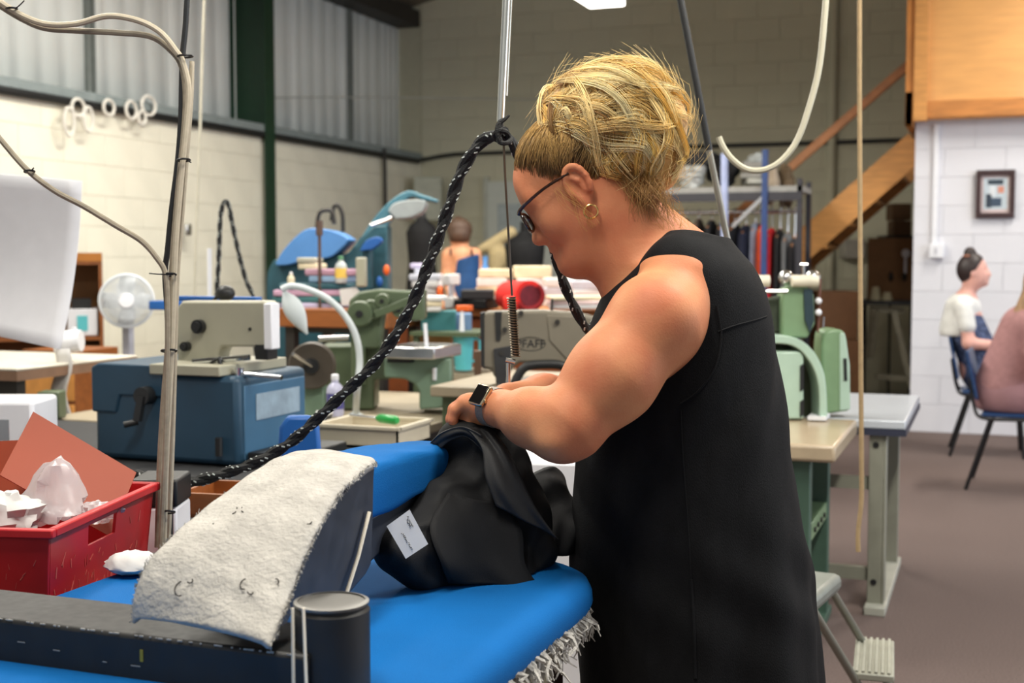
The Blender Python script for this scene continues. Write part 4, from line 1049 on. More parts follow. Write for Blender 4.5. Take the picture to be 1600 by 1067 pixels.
# iron in her hand, mostly hidden by the cloth and her wrist
# hanging rods and cords on the right
t = thing('hanging_rod', 'long slanted rod, black above and steel below, hanging behind her shoulder', 'rod', P(1142, 380, 3.3))
MB().cyl(P(910, -810, 3.3), P(1108, 235, 3.3), .0095, n=10).build('black_sleeve', m_blackp, t)
MB().cyl(P(1108, 235, 3.3), P(1148, 430, 3.3), .0085, n=10).build('steel_tip', M('dull_steel', (150, 146, 136), .4, .9), t)
cable('air_hose', [(1292, -900), (1292, -300), (1291, -40), (1288, 30), (1279, 110), (1262, 175), (1245, 220), (1222, 250), (1195, 265), (1168, 265), (1145, 250), (1130, 230), (1123, 214)], 3.4, 3.4, .0085, M('white_hose', (184, 179, 158), .5, var=.06), 'white hose looping down in a hook shape at upper right', 'hose')
cable('pull_cord', [(1342, -1000), (1343, -400), (1343, -40), (1343, 150), (1344, 350), (1345, 560), (1346, 700), (1346, 780), (1341, 830), (1341, 862)], 3.9, 3.9, .0072, M('tan_cord', (156, 132, 96), .7, var=.12, scale=50), 'tan cord hanging straight down past the grey machine table', 'cord')
cable('pull_cord', [(350, -700), (332, -300), (321, -40), (316, 100), (311, 260), (306, 400), (303, 560)], 5.0, 5.0, .006, M('pale_cord', (206, 200, 180), .7), 'pale thin cord hanging before the left block wall', 'cord')
cable('tie_wire', [(398, 153), (560, 152), (800, 155), (1010, 158)], 11.6, 13.6, .006, M('wire_white', (150, 152, 146), .6), 'thin pale wire strung across above the benches', 'wire')
# ------------------------------------------------------------------ benches and machines, left and middle
m_navy = M('blue_machine_paint', (34, 66, 88), .5, var=.12, scale=8)
m_navy2 = M('blue_machine_side', (58, 100, 132), .5, var=.1, scale=8)
m_mcream = M('machine_cream', (164, 161, 142), .45, var=.06, scale=8)
m_mgreen = M('machine_green', (80, 94, 68), .45, var=.12, scale=10)
m_mmint = M('machine_mint', (108, 132, 112), .4, var=.08, scale=10)
m_chrome = M('chrome', (214, 218, 224), .15, 1.0, var=0)
m_beige = M('machine_beige', (116, 109, 94), .5, var=.07, scale=8)
m_bench = M('bench_laminate', (160, 148, 126), .5, var=.08)
m_wood = M('orange_wood', (142, 82, 36), .5, var=.2, scale=5, stretch=(1, 6, 6))
m_kraft = M('kraft_board', (176, 132, 84), .8, var=.08)
m_teal = M('teal_paint', (30, 78, 90), .5, var=.12)
m_teal2 = M('teal_plastic', (96, 196, 204), .4, var=.05)
m_ltblue = M('light_blue_paint', (76, 130, 190), .45, var=.05)
m_pblue = M('blue_plastic', (12, 84, 158), .5, var=.08)
m_lamp = M('lamp_white', (206, 214, 216), .4, var=.03)
m_orange = M('orange_plastic', (236, 104, 36), .45)
m_gdark = M('dark_rubber', (40, 40, 42), .7)
def bench(name, label, x0, x1, y0, y1, h, mtop, mleg, th=.035, inset=.06, panel=None):
    t = thing(name, label, 'bench', ((x0 + x1) / 2, (y0 + y1) / 2, 0))
    MB().b2((x0, y0, h - th), (x1, y1, h)).build('top', mtop, t, bevel=.005)
    for xx in (x0 + inset, x1 - inset):
        for yy in (y0 + inset, y1 - inset): MB().b2((xx - .025, yy - .025, 0), (xx + .025, yy + .025, h - th)).build('leg', mleg, t)
    if panel: MB().b2((x1 - inset + .03, y0 + .03, h - .42), (x1 - inset + .045, y1 - .03, h - th)).build('side_panel', panel, t)
    MB().b2((x0 + inset, y0 + inset - .01, h - .12), (x1 - inset, y0 + inset + .01, h - th)).build('front_rail', mleg, t)
    return t
bench('workbench', 'black-topped workbench carrying the cream and blue buttonhole machine', -3.5, -1.84, 3.10, 4.02, .755, m_gdark, m_black)
bench('workbench', 'pale workbench with a black side panel under the olive green machine', -3.5, -1.98, 4.06, 5.45, .755, m_bench, m_black, panel=m_black)
# buttonhole machine
bm_ = thing('buttonhole_machine', 'cream buttonhole sewing machine on a blue cabinet behind the cable bundle', 'sewing machine', (-2.36, 3.47, .757))
MB().b2((-2.622, 3.27, .76), (-2.10, 3.68, 1.03)).build('cabinet', m_navy, bm_, bevel=.018)
MB().prism([(-2.626, 3.262, .905), (-2.626, 3.262, 1.045), (-2.60, 3.262, 1.058), (-2.36, 3.262, 1.058), (-2.36, 3.262, .96), (-2.52, 3.262, .96), (-2.535, 3.262, .905)], (0, .42, 0)).build('lid', m_navy, bm_, bevel=.006)
MB().b2((-2.101, 3.30, .775), (-2.095, 3.66, 1.0)).build('side_cover', m_navy2, bm_, bevel=.004)  # thin plate giving the cabinet's right face a lighter blue
MB().b2((-2.094, 3.36, .89), (-2.092, 3.62, .97)).build('paper_label', M('old_label', (140, 160, 176), .7, var=.2, scale=20), bm_)
cr = YP(228, 618, 3.25); ck = MB(); ck.cyl((cr.x, 3.27, cr.z), (cr.x, 3.225, cr.z), .028, n=18); ck.bar((cr.x, 3.23, cr.z), (cr.x - .01, 3.22, cr.z - .075), .022, .018, up=(0, 1, 0)); ck.cyl((cr.x - .012, 3.225, cr.z - .078), (cr.x - .045, 3.20, cr.z - .086), .010, n=10)
ck.build('crank', m_blackp, bm_)
pg = YP(342, 702, 3.25); MB().cyl((pg.x, 3.25, pg.z - .02), (pg.x, 3.25, pg.z + .035), .011, n=12).build('peg', m_blackp, bm_)
MB().b2((-2.40, 3.25, 1.03), (-2.15, 3.64, 1.062)).build('bed_plate', m_mcream, bm_, bevel=.004)
yb_ = 3.40
poly = [YP(x, y_, yb_) for x, y_ in ((276, 480), (284, 470), (412, 470), (418, 478), (418, 542), (346, 542), (340, 552), (338, 589), (276, 589))]
MB().prism(poly, (0, .075, 0)).build('arm_casting', m_mcream, bm_, bevel=.008)
for (x, y_, r_) in ((313, 510, .022), (293, 541, .015)):
    p = YP(x, y_, yb_ - .002); MB().cyl(p, p + Vector((0, -.02, 0)), r_, n=20).cyl(p + Vector((0, -.02, 0)), p + Vector((0, -.03, 0)), r_ * .7, n=16).build('adjusting_knob', m_blackp, bm_)
p = YP(391, 514, yb_); MB().cyl(p, p + Vector((0, -.004, 0)), .005, n=10).build('screw', m_blackp, bm_)
MB().b2(YP(412, 546, yb_ - .01), YP(424, 474, yb_ - .01) + Vector((0, .05, 0))).build('face_plate', m_white, bm_, bevel=.004)
MB().b2(YP(398, 562, yb_), YP(418, 538, yb_) + Vector((0, .06, 0))).build('clamp_block', m_blackp, bm_, bevel=.003)
MB().tube([YP(302, 565, yb_ - .07), YP(345, 562, yb_ - .07), YP(390, 558, yb_ - .05)], .009, 8).build('clamp_lever', m_chrome, bm_)
MB().cyl(YP(374, 574, yb_ - .08), YP(374, 590, yb_ - .08), .014, n=12).cyl(YP(374, 584, yb_ - .08), YP(440, 590, yb_ - .08), .008, n=10).build('needle_clamp', m_chrome, bm_)
MB().tube([YP(330, 566, yb_ - .07), YP(342, 560, yb_ - .08), YP(350, 585, yb_ - .08), YP(372, 588, yb_ - .08)], .007, 8).build('lever_arm', m_blackp, bm_)
mo = YP(352, 458, yb_ + .1); MB().sph(mo, (.032, .03, .026), 14).cyl(mo + Vector((-.02, 0, 0)), mo + Vector((-.055, -.02, -.05)), .006, n=8).build('solenoid', m_blackp, bm_)
MB().b2(YP(276, 470, yb_ + .2), YP(400, 464, yb_ + .2) + Vector((0, .04, 0))).build('blue_guard', m_pblue, bm_, bevel=.004)
one('drip_tray', MB().b2((-2.09, 3.30, .757), (-1.92, 3.62, .80)), m_blackp, 'low black tray on the bench right of the blue cabinet', 'tray', bevel=.006)
# rope loop standing behind it, pole, and blue bar
rope([(334, 700), (336, 560), (338, 470), (341, 420), (343, 370), (345, 335), (350, 316), (357, 320), (363, 350), (374, 400), (385, 440), (396, 470), (400, 560), (402, 640)], 5.2, 5.2, .0095, 'dark flecked rope standing in a tall narrow loop behind the cream machine', sm=8)
po = P(327, 500, 5.3); one('stand_pole', MB().cyl((po.x, po.y, .75), tuple(P(327, 388, 5.3)), .010, n=10), m_white, 'thin white pole standing behind the cream machine', 'pole')
gr_ = thing('guard_rail', 'short blue bar on a post behind the fan and cable bundle', 'rail', (P(272, 480, 6.0).x, P(272, 480, 6.0).y, 0)); MB().b2(P(232, 484, 6.0), P(276, 470, 6.0) + Vector((0, .05, 0))).build('bar', m_pblue, gr_, bevel=.006); p = P(272, 480, 6.03); MB().b2((p.x - .015, p.y, 0), (p.x + .015, p.y + .03, p.z)).build('post', m_dark, gr_)
# olive green machine with hand wheel
gx = thing('eyelet_machine', 'olive green eyelet machine with a big hand wheel behind the white lamp', 'sewing machine', (-2.35, 4.75, .757))
zw = 4.95; wc_ = P(488, 571, zw)
MB().lathe([(.072, -.02), (.086, -.022), (.092, -.012), (.092, .012), (.086, .022), (.072, .02)], wc_, CF, 36).build('wheel_rim', M('dark_rim', (70, 62, 52), .5), gx)
MB().lathe([(.075, -.006), (.075, .006), (.03, .012)], wc_, CF, 36).build('wheel_disc', M('disc_green', (150, 152, 116), .5), gx)
MB().lathe([(.03, -.03), (.03, .03)], wc_, CF, 20).build('wheel_hub', m_blackp, gx)
MB().cyl(wc_ - CF * .03, P(458, 553, zw - .12), .007, n=8).build('wheel_handle', m_steel2, gx)
MB().cyl(P(488, 553, zw) - CF * .012, P(488, 553, zw) - CF * .02, .012, n=12).build('wheel_knob', m_blackp, gx)
zb = 5.2
def pp(L, z): return [P(x, y_, z) for x, y_ in L]
MB().prism(pp(((500, 540), (612, 540), (612, 592), (585, 594), (585, 640), (505, 640), (490, 600)), zb + .08), CF * .2).build('frame_casting', m_mgreen, gx, bevel=.008)
MB().prism(pp(((545, 470), (560, 456), (590, 452), (640, 455), (664, 452), (664, 500), (640, 502), (620, 482), (600, 486), (592, 545), (548, 545)), zb), CF * .14).build('upper_casting', m_mgreen, gx, bevel=.010)
for (x, y_, r_, dz) in ((563, 490, .052, -.05), (580, 484, .042, -.02), (598, 470, .03, -.03), (624, 485, .028, -.02)):
    c_ = P(x, y_, zb + dz); MB().lathe([(r_ * .3, -.03), (r_ * .9, -.03), (r_, -.022), (r_, .03)], c_, CF, 26).build('cam_drum', m_mgreen, gx)
    MB().cyl(c_ - CF * .03, c_ - CF * .04, r_ * .28, n=12).build('drum_bolt', m_blackp, gx)
MB().bar(P(585, 492, zb - .06), P(640, 470, zb - .06), .012, .03).build('link_arm', m_mgreen, gx, bevel=.003)
MB().cyl(P(560, 540, zb), P(560, 600, zb), .03, n=14).build('spindle', m_mgreen, gx)
MB().b2(P(596, 560, zb - .1), P(684, 541, zb - .1) + Vector((.02, .2, 0))).build('table_plate', m_steel2, gx, bevel=.006)
arch = [(600, 560), (705, 560), (705, 637), (655, 640), (655, 612), (648, 600), (632, 592), (600, 590)]
MB().prism(pp(arch, zb - .05), CF * .22).build('base_casting', m_mmint, gx, bevel=.008)
MB().cyl(P(664, 505, zb - .08), P(668, 560, zb - .08), .008, n=10).build('presser_bar', m_white, gx)
MB().b2(P(605, 566, zb - .06), P(646, 556, zb - .06) + Vector((0, .02, 0))).build('cover_slot', m_blackp, gx)
MB().b2(P(694, 637, zb - .06), P(706, 612, zb - .06) + Vector((0, .03, 0))).build('foot_block', m_blackp, gx)
MB().b2(P(676, 594, zb - .06), P(681, 575, zb - .06) + Vector((0, .02, 0))).build('name_plate', m_white, gx)
MB().cyl(P(498, 530, zb), P(545, 528, zb), .012, n=10).build('shaft', m_steel2, gx)
MB().prism(pp(((470, 606), (505, 600), (508, 652), (475, 656)), 4.98), CF * .1).build('pedestal', m_mmint, gx, bevel=.006)
# desk lamp
zl = 4.75; ln = thing('desk_lamp', 'white gooseneck desk lamp with a leaf-shaped shade', 'lamp', G(556, 655, .76))
lbp = G(556, 655, .76)
MB().lathe([(.05, 0), (.05, .008), (.03, .018), (.012, .03), (.011, .05)], lbp, n=24).build('base', m_lamp, ln)
MB().tube([lbp + Vector((0, 0, .02))] + pp([(558, 610), (562, 565), (556, 525), (538, 492), (512, 467), (480, 452), (455, 447), (440, 452)], zl), .0125, 10, sm=5).build('gooseneck', m_lamp, ln)
rows = []
for i in range(15):
    t = i / 14; c_ = P(444 + 36 * t, 456 + 66 * t, zl); ax_ = (P(480, 522, zl) - P(444, 456, zl)).normalized(); sd = ax_.cross(CF).normalized(); wd = .036 * math.sin(math.pi * min(.97, max(.03, t)) ** .8) + .002
    rows.append([c_ + sd * wd * math.cos(a) * (1.0) - CF * (.018 * math.sin(a) * math.sin(math.pi * t)) for a in np.linspace(0, 2 * math.pi, 17)])
MB().grid(rows).build('shade', m_lamp, ln)
# things around the lamp
tr_ = thing('parts_tray', 'beige rectangular parts tray at the bench edge below the lamp', 'tray', G(562, 697, .757))
a = G(499, 694, .757); b = G(624, 697, .757)
x0, x1, y0, y1 = a.x, b.x + .03, min(a.y, b.y) - .02, min(a.y, b.y) + .24
m_tray = M('tray_plastic', (196, 186, 164), .5, var=.05)
MB().b2((x0, y0, .757), (x1, y1, .765)).build('base', m_tray, tr_)
for nm, c_, d_ in (('front_wall', (x0, y0, .757), (x1, y0 + .006, .825)), ('back_wall', (x0, y1 - .006, .757), (x1, y1, .825)), ('side_wall', (x0, y0, .757), (x0 + .006, y1, .825)), ('side_wall', (x1 - .006, y0, .757), (x1, y1, .825))):
    MB().b2(c_, d_).build(nm, m_tray, tr_)
MB().b2((x0 - .01, y0 - .01, .82), (x1 + .01, y0 + .008, .83)).b2((x0 - .01, y1 - .008, .82), (x1 + .01, y1 + .01, .83)).b2((x0 - .01, y0, .82), (x0 + .008, y1, .83)).b2((x1 - .008, y0, .82), (x1 + .01, y1, .83)).build('lip', m_tray, tr_)
def bottle(px, pyb, pyt, z, r, mbody, mcap, label, mlabel=None, group=None, cat='bottle'):
    b_ = P(px, pyb, z); h_ = (P(px, pyt, z) - b_).length; t = thing('bottle', label, cat, b_, group)
    MB().lathe([(r * .9, 0), (r, .01), (r, h_ * .62), (r * .8, h_ * .72), (r * .4, h_ * .80), (r * .4, h_ * .86)], b_, n=18).build('body', mbody, t)
    MB().lathe([(r * .45, h_ * .86), (r * .45, h_ * .97), (r * .3, h_)], b_, n=14).build('cap', mcap, t)
    if mlabel: MB().lathe([(r * 1.02, h_ * .18), (r * 1.02, h_ * .55)], b_, n=18).build('label_band', mlabel, t)
    return t
bottle(524, 650, 584, 4.72, .032, M('lilac_bottle', (196, 196, 222), .35), m_white, 'white and purple squeeze bottle standing left of the lamp stem', M('purple_band', (86, 84, 148), .5))
one('paper_scrap', MB().prism([G(488, 662, .80), G(516, 662, .80), G(520, 645, .85), G(494, 642, .84)], (0, .004, .002)), m_paper, 'folded white paper scrap standing in the beige tray', 'paper')
sd_ = thing('screwdriver', 'green-handled screwdriver lying on the beige tray edge', 'screwdriver', G(600, 655, .84))
a, b, c_ = G(547, 648, .84), G(590, 653, .84), G(621, 657, .84)
MB().cyl(a, b, .004, n=8).build('shaft', m_chrome, sd_); MB().tube([b, b + (c_ - b) * .2, c_ - (c_ - b) * .1, c_], [.010, .016, .016, .010], 12).build('handle', M('green_handle', (30, 148, 66), .35), sd_)
# blue operator chair
oc_ = thing('operator_chair', 'blue moulded operator chair standing in front of the workbench', 'chair', (P(468, 700, 3.25).x, P(468, 700, 3.25).y, 0))
cc = P(468, 690, 3.25); Mx = frame((cc.x, cc.y, 0), R(25))
MB(Mx).prism([(-.045 * 1.0, -.012, .80), (.045, -.012, .80), (.055, -.012, .88), (.05, -.012, .955), (.03, -.012, .985), (-.03, -.012, .985), (-.05, -.012, .955), (-.055, -.012, .88)], (0, .03, 0)).build('backrest', m_pblue, oc_, bevel=.010)
MB(Mx).b2((-.015, .015, .44), (.015, .03, .86)).build('back_strut', m_blackp, oc_); MB(Mx).b2((-.19, .0, .42), (.19, .38, .47)).build('seat', m_pblue, oc_, bevel=.015)
MB(Mx).cyl((0, .19, .08), (0, .19, .42), .025, n=12).build('post', m_blackp, oc_)
for k in range(5): MB(Mx).bar((0, .19, .08), (.24 * math.cos(k * 1.257), .19 + .24 * math.sin(k * 1.257), .04), .03, .03).build('base_leg', m_blackp, oc_)
# wooden tray below the rope
wt_ = thing('wooden_tray', 'orange wooden tray under the rope behind the felt ramp', 'tray', (P(352, 790, 2.9).x, P(352, 790, 2.9).y, .79))
q_ = P(352, 775, 2.95); Mx = frame((q_.x, q_.y, q_.z - .02), R(8)); MB(Mx).b2((-.09, -.06, -.02), (.09, .12, -.012)).build('base', m_wood, wt_)
for nm, a, b in (('side', (-.09, -.06, -.02), (.09, -.05, .035)), ('side', (-.09, .11, -.02), (.09, .12, .035)), ('end', (-.09, -.05, -.02), (-.08, .11, .035)), ('end', (.08, -.05, -.02), (.09, .11, .035))): MB(Mx).b2(a, b).build(nm, m_wood, wt_)
sb2 = bench('low_bench', 'low grey bench under the wooden tray behind the felt ramp', q_.x - .13, q_.x + .15, q_.y - .12, q_.y + .26, q_.z - .041, M('grey_top', (120, 118, 116), .6), m_black)
# beige lockstitch machine with painted name
zp = 4.5; pm = thing('lockstitch_machine', 'beige industrial lockstitch machine with a dark brand name, left of her arm', 'sewing machine', P(830, 640, zp + .1))
tbh = .925
body_ = [(752, 495), (760, 487), (850, 485), (905, 489), (940, 498), (968, 530), (975, 640), (905, 640), (903, 590), (893, 572), (870, 567), (812, 567), (800, 575), (796, 590), (772, 590), (768, 578), (752, 575)]
MB().prism(pp(body_, zp), CF * .13).build('arm_casting', m_beige, pm, bevel=.010)
MB().prism(pp(((750, 490), (757, 488), (757, 577), (752, 572)), zp - .006), CF * .1).build('end_cap', m_blackp, pm)
MB().prism(pp(((773, 487), (784, 487), (782, 532), (775, 532)), zp - .006), CF * .03).build('take_up_slot', m_blackp, pm)
MB().prism(pp(((854, 492), (900, 494), (935, 520), (930, 560), (885, 562), (858, 532)), zp - .004), CF * .02).build('side_cover', m_beige, pm, bevel=.004)
for x, y_ in ((789, 515), (784, 552), (814, 489), (871, 503)): MB().cyl(P(x, y_, zp), P(x, y_, zp - .015), .009, n=12).build('bolt', m_dark, pm)
MB().prism(pp(((771, 545), (800, 540), (797, 566), (790, 600), (775, 600)), zp - .012), CF * .04).build('face_block', m_gdark, pm, bevel=.003)
MB().cyl(P(781, 590, zp), P(781, 625, zp), .006, n=8).build('needle_bar', m_chrome, pm)
MB().tube(pp([(800, 612), (808, 590), (822, 573), (850, 569), (878, 571), (888, 585), (884, 606)], zp - .05), .016, 10, sm=5).build('cloth_clamp', m_blackp, pm)
MB().tube(pp([(848, 592), (852, 586), (870, 590), (892, 592)], zp - .06), .006, 8, sm=3).build('clamp_spring', m_blackp, pm)
MB().cyl(P(862, 487, zp + .06), P(863, 467, zp + .06), .005, n=8).build('thread_pin', m_dark, pm)
ft = bpy.data.curves.new('name', 'FONT'); ft.body = 'PFAFF'; ft.size = .040; ft.extrude = .0006; ft.align_x = 'CENTER'
fo = bpy.data.objects.new('name_text', ft); COL.objects.link(fo); dg = bpy.context.evaluated_depsgraph_get(); tm = bpy.data.meshes.new_from_object(fo.evaluated_get(dg)); bpy.data.objects.remove(fo)
tp = P(829, 543, zp - .0015); Mt = Matrix.Translation(tp) @ Matrix(((CR.x, UPV.x, -FW.x, 0), (CR.y, UPV.y, -FW.y, 0), (CR.z, UPV.z, -FW.z, 0), (0, 0, 0, 1)))
link_mesh('lettering', [tuple(Mt @ v.co) for v in tm.vertices], [tuple(p.vertices) for p in tm.polygons], m_blackp, pm, smooth=False)
MB().tube([tp + CR * (.052 * math.cos(a)) + ZU * (.013 + .024 * math.sin(a)) for a in np.linspace(0, 2 * math.pi, 28, endpoint=False)], .0011, 5, closed=True).build('name_oval', m_blackp, pm)
MB().b2(tuple(P(752, 614, zp - .05)), tuple(P(980, 604, zp - .05) + Vector((0, .26, 0)))).build('bed', m_beige, pm, bevel=.004)
tc_ = P(700, 600, 4.7)
bench('machine_table', 'beige machine table under the lockstitch machine beside her hands', P(692, 600, 4.9).x, P(692, 600, 4.9).x + .84, P(692, 600, 4.9).y - .12, P(692, 600, 4.9).y + .62, P(830, 614, zp).z - .003, m_bench, m_mgreen, th=.04, panel=m_black)
wb_ = P(840, 740, 3.6)
one('white_box', MB(frame((wb_.x, wb_.y, 0), R(12))).b2((-.12, -.05, 0), (.16, .2, .82)), m_white, 'white machine casing glimpsed under her elbow', 'box', bevel=.01)
# ------------------------------------------------------------------ far left and middle background
def vbox(x0, y0, x1, y1, z, dep, rz=None):
    """a box that spans a pixel rectangle at a depth, standing square to the room or turned"""
    a, b = P(x0, y1, z), P(x1, y0, z); w_ = (P(x1, y1, z) - a).length
    return MB(frame((a.x, a.y, a.z), YAW if rz is None else rz)).b2((0, 0, 0), (w_, dep, b.z - a.z))
# big white sheet on the left
ws_ = thing('pattern_sheet', 'large curled white card sheet standing at the left edge of the frame', 'card', P(40, 540, 3.9))
rows = []
for i in range(13):
    v = i / 12; row = []
    for k in range(17):
        u = k / 16; xr = 128 - 8 * v - 26 * v ** 2.2; x_ = -220 + (xr + 220) * u; yt = 252 + (283 - 252) * u + (u < .63) * 0; yb2 = 478 + (546 - 478) * u
        row.append(P(x_, yt + (yb2 - yt) * v, 3.9 + .10 * (1 - u) + .07 * math.sin(v * 2.6) - .05 * u * v))
    rows.append(row)
MB().grid(rows).build('sheet', M('matt_white_card', (234, 234, 238), .85, var=.03), ws_, solid=.003)
sp_ = P(-60, 500, 4.02); MB().cyl((sp_.x, sp_.y, .756), (sp_.x, sp_.y, 1.7), .015, n=10).build('stand_post', m_dark, ws_)
# sewing table behind the sheet with a white cone roll and legs
tb = P(95, 568, 5.2)
t2 = bench('sewing_table', 'sewing table with a pale top and brown edge behind the white sheet', tb.x - 1.1, tb.x, tb.y - .25, tb.y + .5, tb.z, M('pale_laminate', (204, 198, 184), .45), m_dark, th=.012)
MB().b2((tb.x - 1.1, tb.y - .25, tb.z - .05), (tb.x, tb.y + .5, tb.z - .012)).build('edge_band', M('brown_edge', (128, 98, 78), .6), t2)
cy = P(112, 533, 5.3); rl = thing('cloth_roll', 'white roll with trailing strip at the end of the pale sewing table', 'roll', P(104, 600, 5.3))
MB().cyl(P(88, 534, 5.3), P(127, 532, 5.3), .045, n=20).build('roll', m_white, rl); MB().cyl(P(115, 520, 5.3), P(116, 511, 5.3), .010, n=10).build('knob', m_white, rl)
rows = [[P(84 + 24 * k / 4 + 5 * math.sin(i * .8), 545 + 118 * i / 10, 5.28 - .01 * k) for k in range(5)] for i in range(11)]
MB().grid(rows).build('trailing_strip', m_paper, rl, solid=.004)
lc = thing('overlock_machine', 'white overlock machine at the left edge above the orange card', 'sewing machine', P(20, 690, 3.6))
vbox(-60, 626, 54, 730, 3.6, .2).build('body', m_white, lc, bevel=.012); vbox(-20, 654, 16, 690, 3.595, .02).build('cover', m_steel2, lc, bevel=.003)
one('oil_can', vbox(58, 612, 92, 655, 5.0, .09), m_mgreen, 'small olive tin under the pale sewing table', 'tin', bevel=.006)
one('storage_box', vbox(38, 655, 120, 790, 5.6, .25), m_kraft, 'tall brown cardboard box standing below the pale sewing table', 'box', bevel=.003)
# pedestal fan
fz = 6.3; fn = thing('fan', 'white pedestal fan with a round grille by the left wall', 'fan', (P(182, 560, fz).x, P(182, 560, fz).y, 0))
fc = P(198, 470, fz); fd = (CF * -1 + CR * .25 + ZU * .06).normalized(); fx = fd.cross(ZU).normalized(); fy = fx.cross(fd)
m_grille = M('fan_grille', (208, 212, 216), .4, var=.02); m_fblade = M('fan_blade', (222, 226, 230), .3, alpha=.75, var=0)
for r_ in (.128,):
    MB().tube([fc + fx * r_ * math.cos(a) + fy * r_ * math.sin(a) for a in np.linspace(0, 6.283, 36, endpoint=False)], .008, 8, closed=True).build('grille_ring', m_grille, fn)
gr = MB()
for k in range(90):
    a = 2 * math.pi * k / 90; d_ = fx * math.cos(a) + fy * math.sin(a)
    for s_ in (1, -1): gr.tube([fc + fd * .035 * s_ + d_ * .03, fc + fd * .034 * s_ + d_ * .09, fc + d_ * .128], .0013, 4)
for s_ in (1, -1):
    for rr in (.05, .065, .08, .095, .11, .12): gr.tube([fc + fd * .034 * s_ * min(1, (.135 - rr) / .04) + fx * rr * math.cos(a) + fy * rr * math.sin(a) for a in np.linspace(0, 6.283, 30, endpoint=False)], .0014, 4, closed=True)
meta(gr.build('grille_wires', m_grille, fn), kind='stuff')
MB().lathe([(.001, .045), (.034, .044), (.038, .034), (.038, .028)], fc, fd, 24).build('grille_cap', m_white, fn)
for k in range(4):
    a = k * math.pi / 2; d_ = fx * math.cos(a) + fy * math.sin(a); e_ = fx * -math.sin(a) + fy * math.cos(a)
    MB().grid([[fc + d_ * .02 - e_ * .015, fc + d_ * .02 + e_ * .02 + fd * .01], [fc + d_ * .07 - e_ * .04 - fd * .01, fc + d_ * .07 + e_ * .04 + fd * .015], [fc + d_ * .115 - e_ * .03 - fd * .01, fc + d_ * .115 + e_ * .045 + fd * .012]]).build('blade', m_fblade, fn, solid=.003)
MB().tube([fc - fd * .02, fc - fd * .10, fc - fd * .13], [.035, .045, .03], 14).build('motor', m_grille, fn)
MB().cyl(fc - fd * .08, (fc.x - fd.x * .08, fc.y - fd.y * .08, .05), .014, n=10).build('pole', m_grille, fn); MB().lathe([(.16, 0), (.16, .02), (.03, .05)], (fc.x - fd.x * .08, fc.y - fd.y * .08, 0), n=24).build('base', m_grille, fn)
MB().b2(*[tuple(fc - fd * .08 + Vector((q, q, z_))) for q, z_ in ((-.022, -.30), (.022, -.10))]).build('control_stem', M('fan_grey', (176, 176, 186), .5), fn, bevel=.006)
# orange-brown shelving by the left wall
cz = 7.6; cA = P(120, 395, cz); cB_ = P(159, 395, cz); hc = cA.z
cu = thing('shelf_unit', 'orange-brown open shelf unit against the left wall behind the fan', 'shelf', (cB_.x - .5, cB_.y + .2, 0))
SM = frame((cB_.x, cB_.y, 0), R(38)); SW, SD = .95, .34
def sx(a, b): return MB(SM).b2(a, b)
sx((-.02, 0, 0), (0, SD, hc)).build('side', m_wood, cu); sx((-SW, 0, 0), (-SW + .02, SD, hc)).build('side', m_wood, cu)
sx((-SW, SD - .01, 0), (0, SD, hc)).build('back', M('shelf_back_shaded', (120, 78, 26), .6), cu)  # back coloured darker, the shade inside the shelves is in its colour
for z_ in (.04, .33, .62, .90, hc - .07): sx((-SW + .02, 0, z_), (-.02, SD - .01, z_ + .022)).build('shelf', m_wood, cu)
sx((-SW, -.005, hc - .05), (0, SD, hc)).build('top', M('shelf_top_lit', (176, 110, 38), .5), cu)  # same wood in a lighter tone, light on the top put into the colour
k_ = 0
for (px, z_, w_, h_, mt, lb) in ((128, .925, .17, .16, m_white, 'white label printer with a turquoise sticker on the upper shelf'), (118, .645, .12, .20, M('grey_tub', (120, 122, 126), .6), 'dark grey tub on the middle shelf behind the white roll'), (140, .645, .09, .12, M('turq_tub', (40, 160, 180), .5), 'turquoise tub on the middle shelf'), (140, .355, .10, .2, M('pink_pack', (190, 190, 186), .6), 'pale box with pink note on the lower shelf'), (112, .355, .10, .14, m_kraft, 'small cardboard box on the lower shelf'), (138, .065, .14, .2, m_white, 'white box on the bottom shelf')):
    u_ = -(159 - px) * cz / 2000; ob = thing('storage_box', lb, 'box', SM @ Vector((u_, .13, z_))); sx((u_ - w_ / 2, .02, z_), (u_ + w_ / 2, .24, z_ + h_)).build('body', mt, ob, bevel=.006)
    if k_ == 0: sx((u_ - .03, .016, z_ + .03), (u_ + .03, .022, z_ + .12)).build('sticker', m_teal2, ob); sx((u_ - .06, .05, z_ + h_), (u_ + .05, .2, z_ + h_ + .06)).build('lid', m_blackp, ob)
    if k_ == 3: sx((u_ - .04, .016, z_ + .08), (u_ + .03, .022, z_ + .17)).build('note', M('pink_note', (236, 96, 150), .6), ob)
    k_ += 1
dr = thing('drawer_tower', 'tall orange wooden drawer tower beside the shelf unit', 'cabinet', (P(108, 600, 6.6).x, P(108, 600, 6.6).y, 0))
p = P(107, 548, 6.6); MB().b2((p.x - .30, p.y, 0), (p.x + .04, p.y + .35, p.z)).build('body', m_wood, dr, bevel=.004)
for i in range(4):
    z_ = p.z - .04 - .22 * (i + 1); MB().b2((p.x - .29, p.y - .012, z_), (p.x + .035, p.y, z_ + .20)).build('drawer', M('drawer_front', (206, 142, 70), .5, var=.15), dr, bevel=.004)
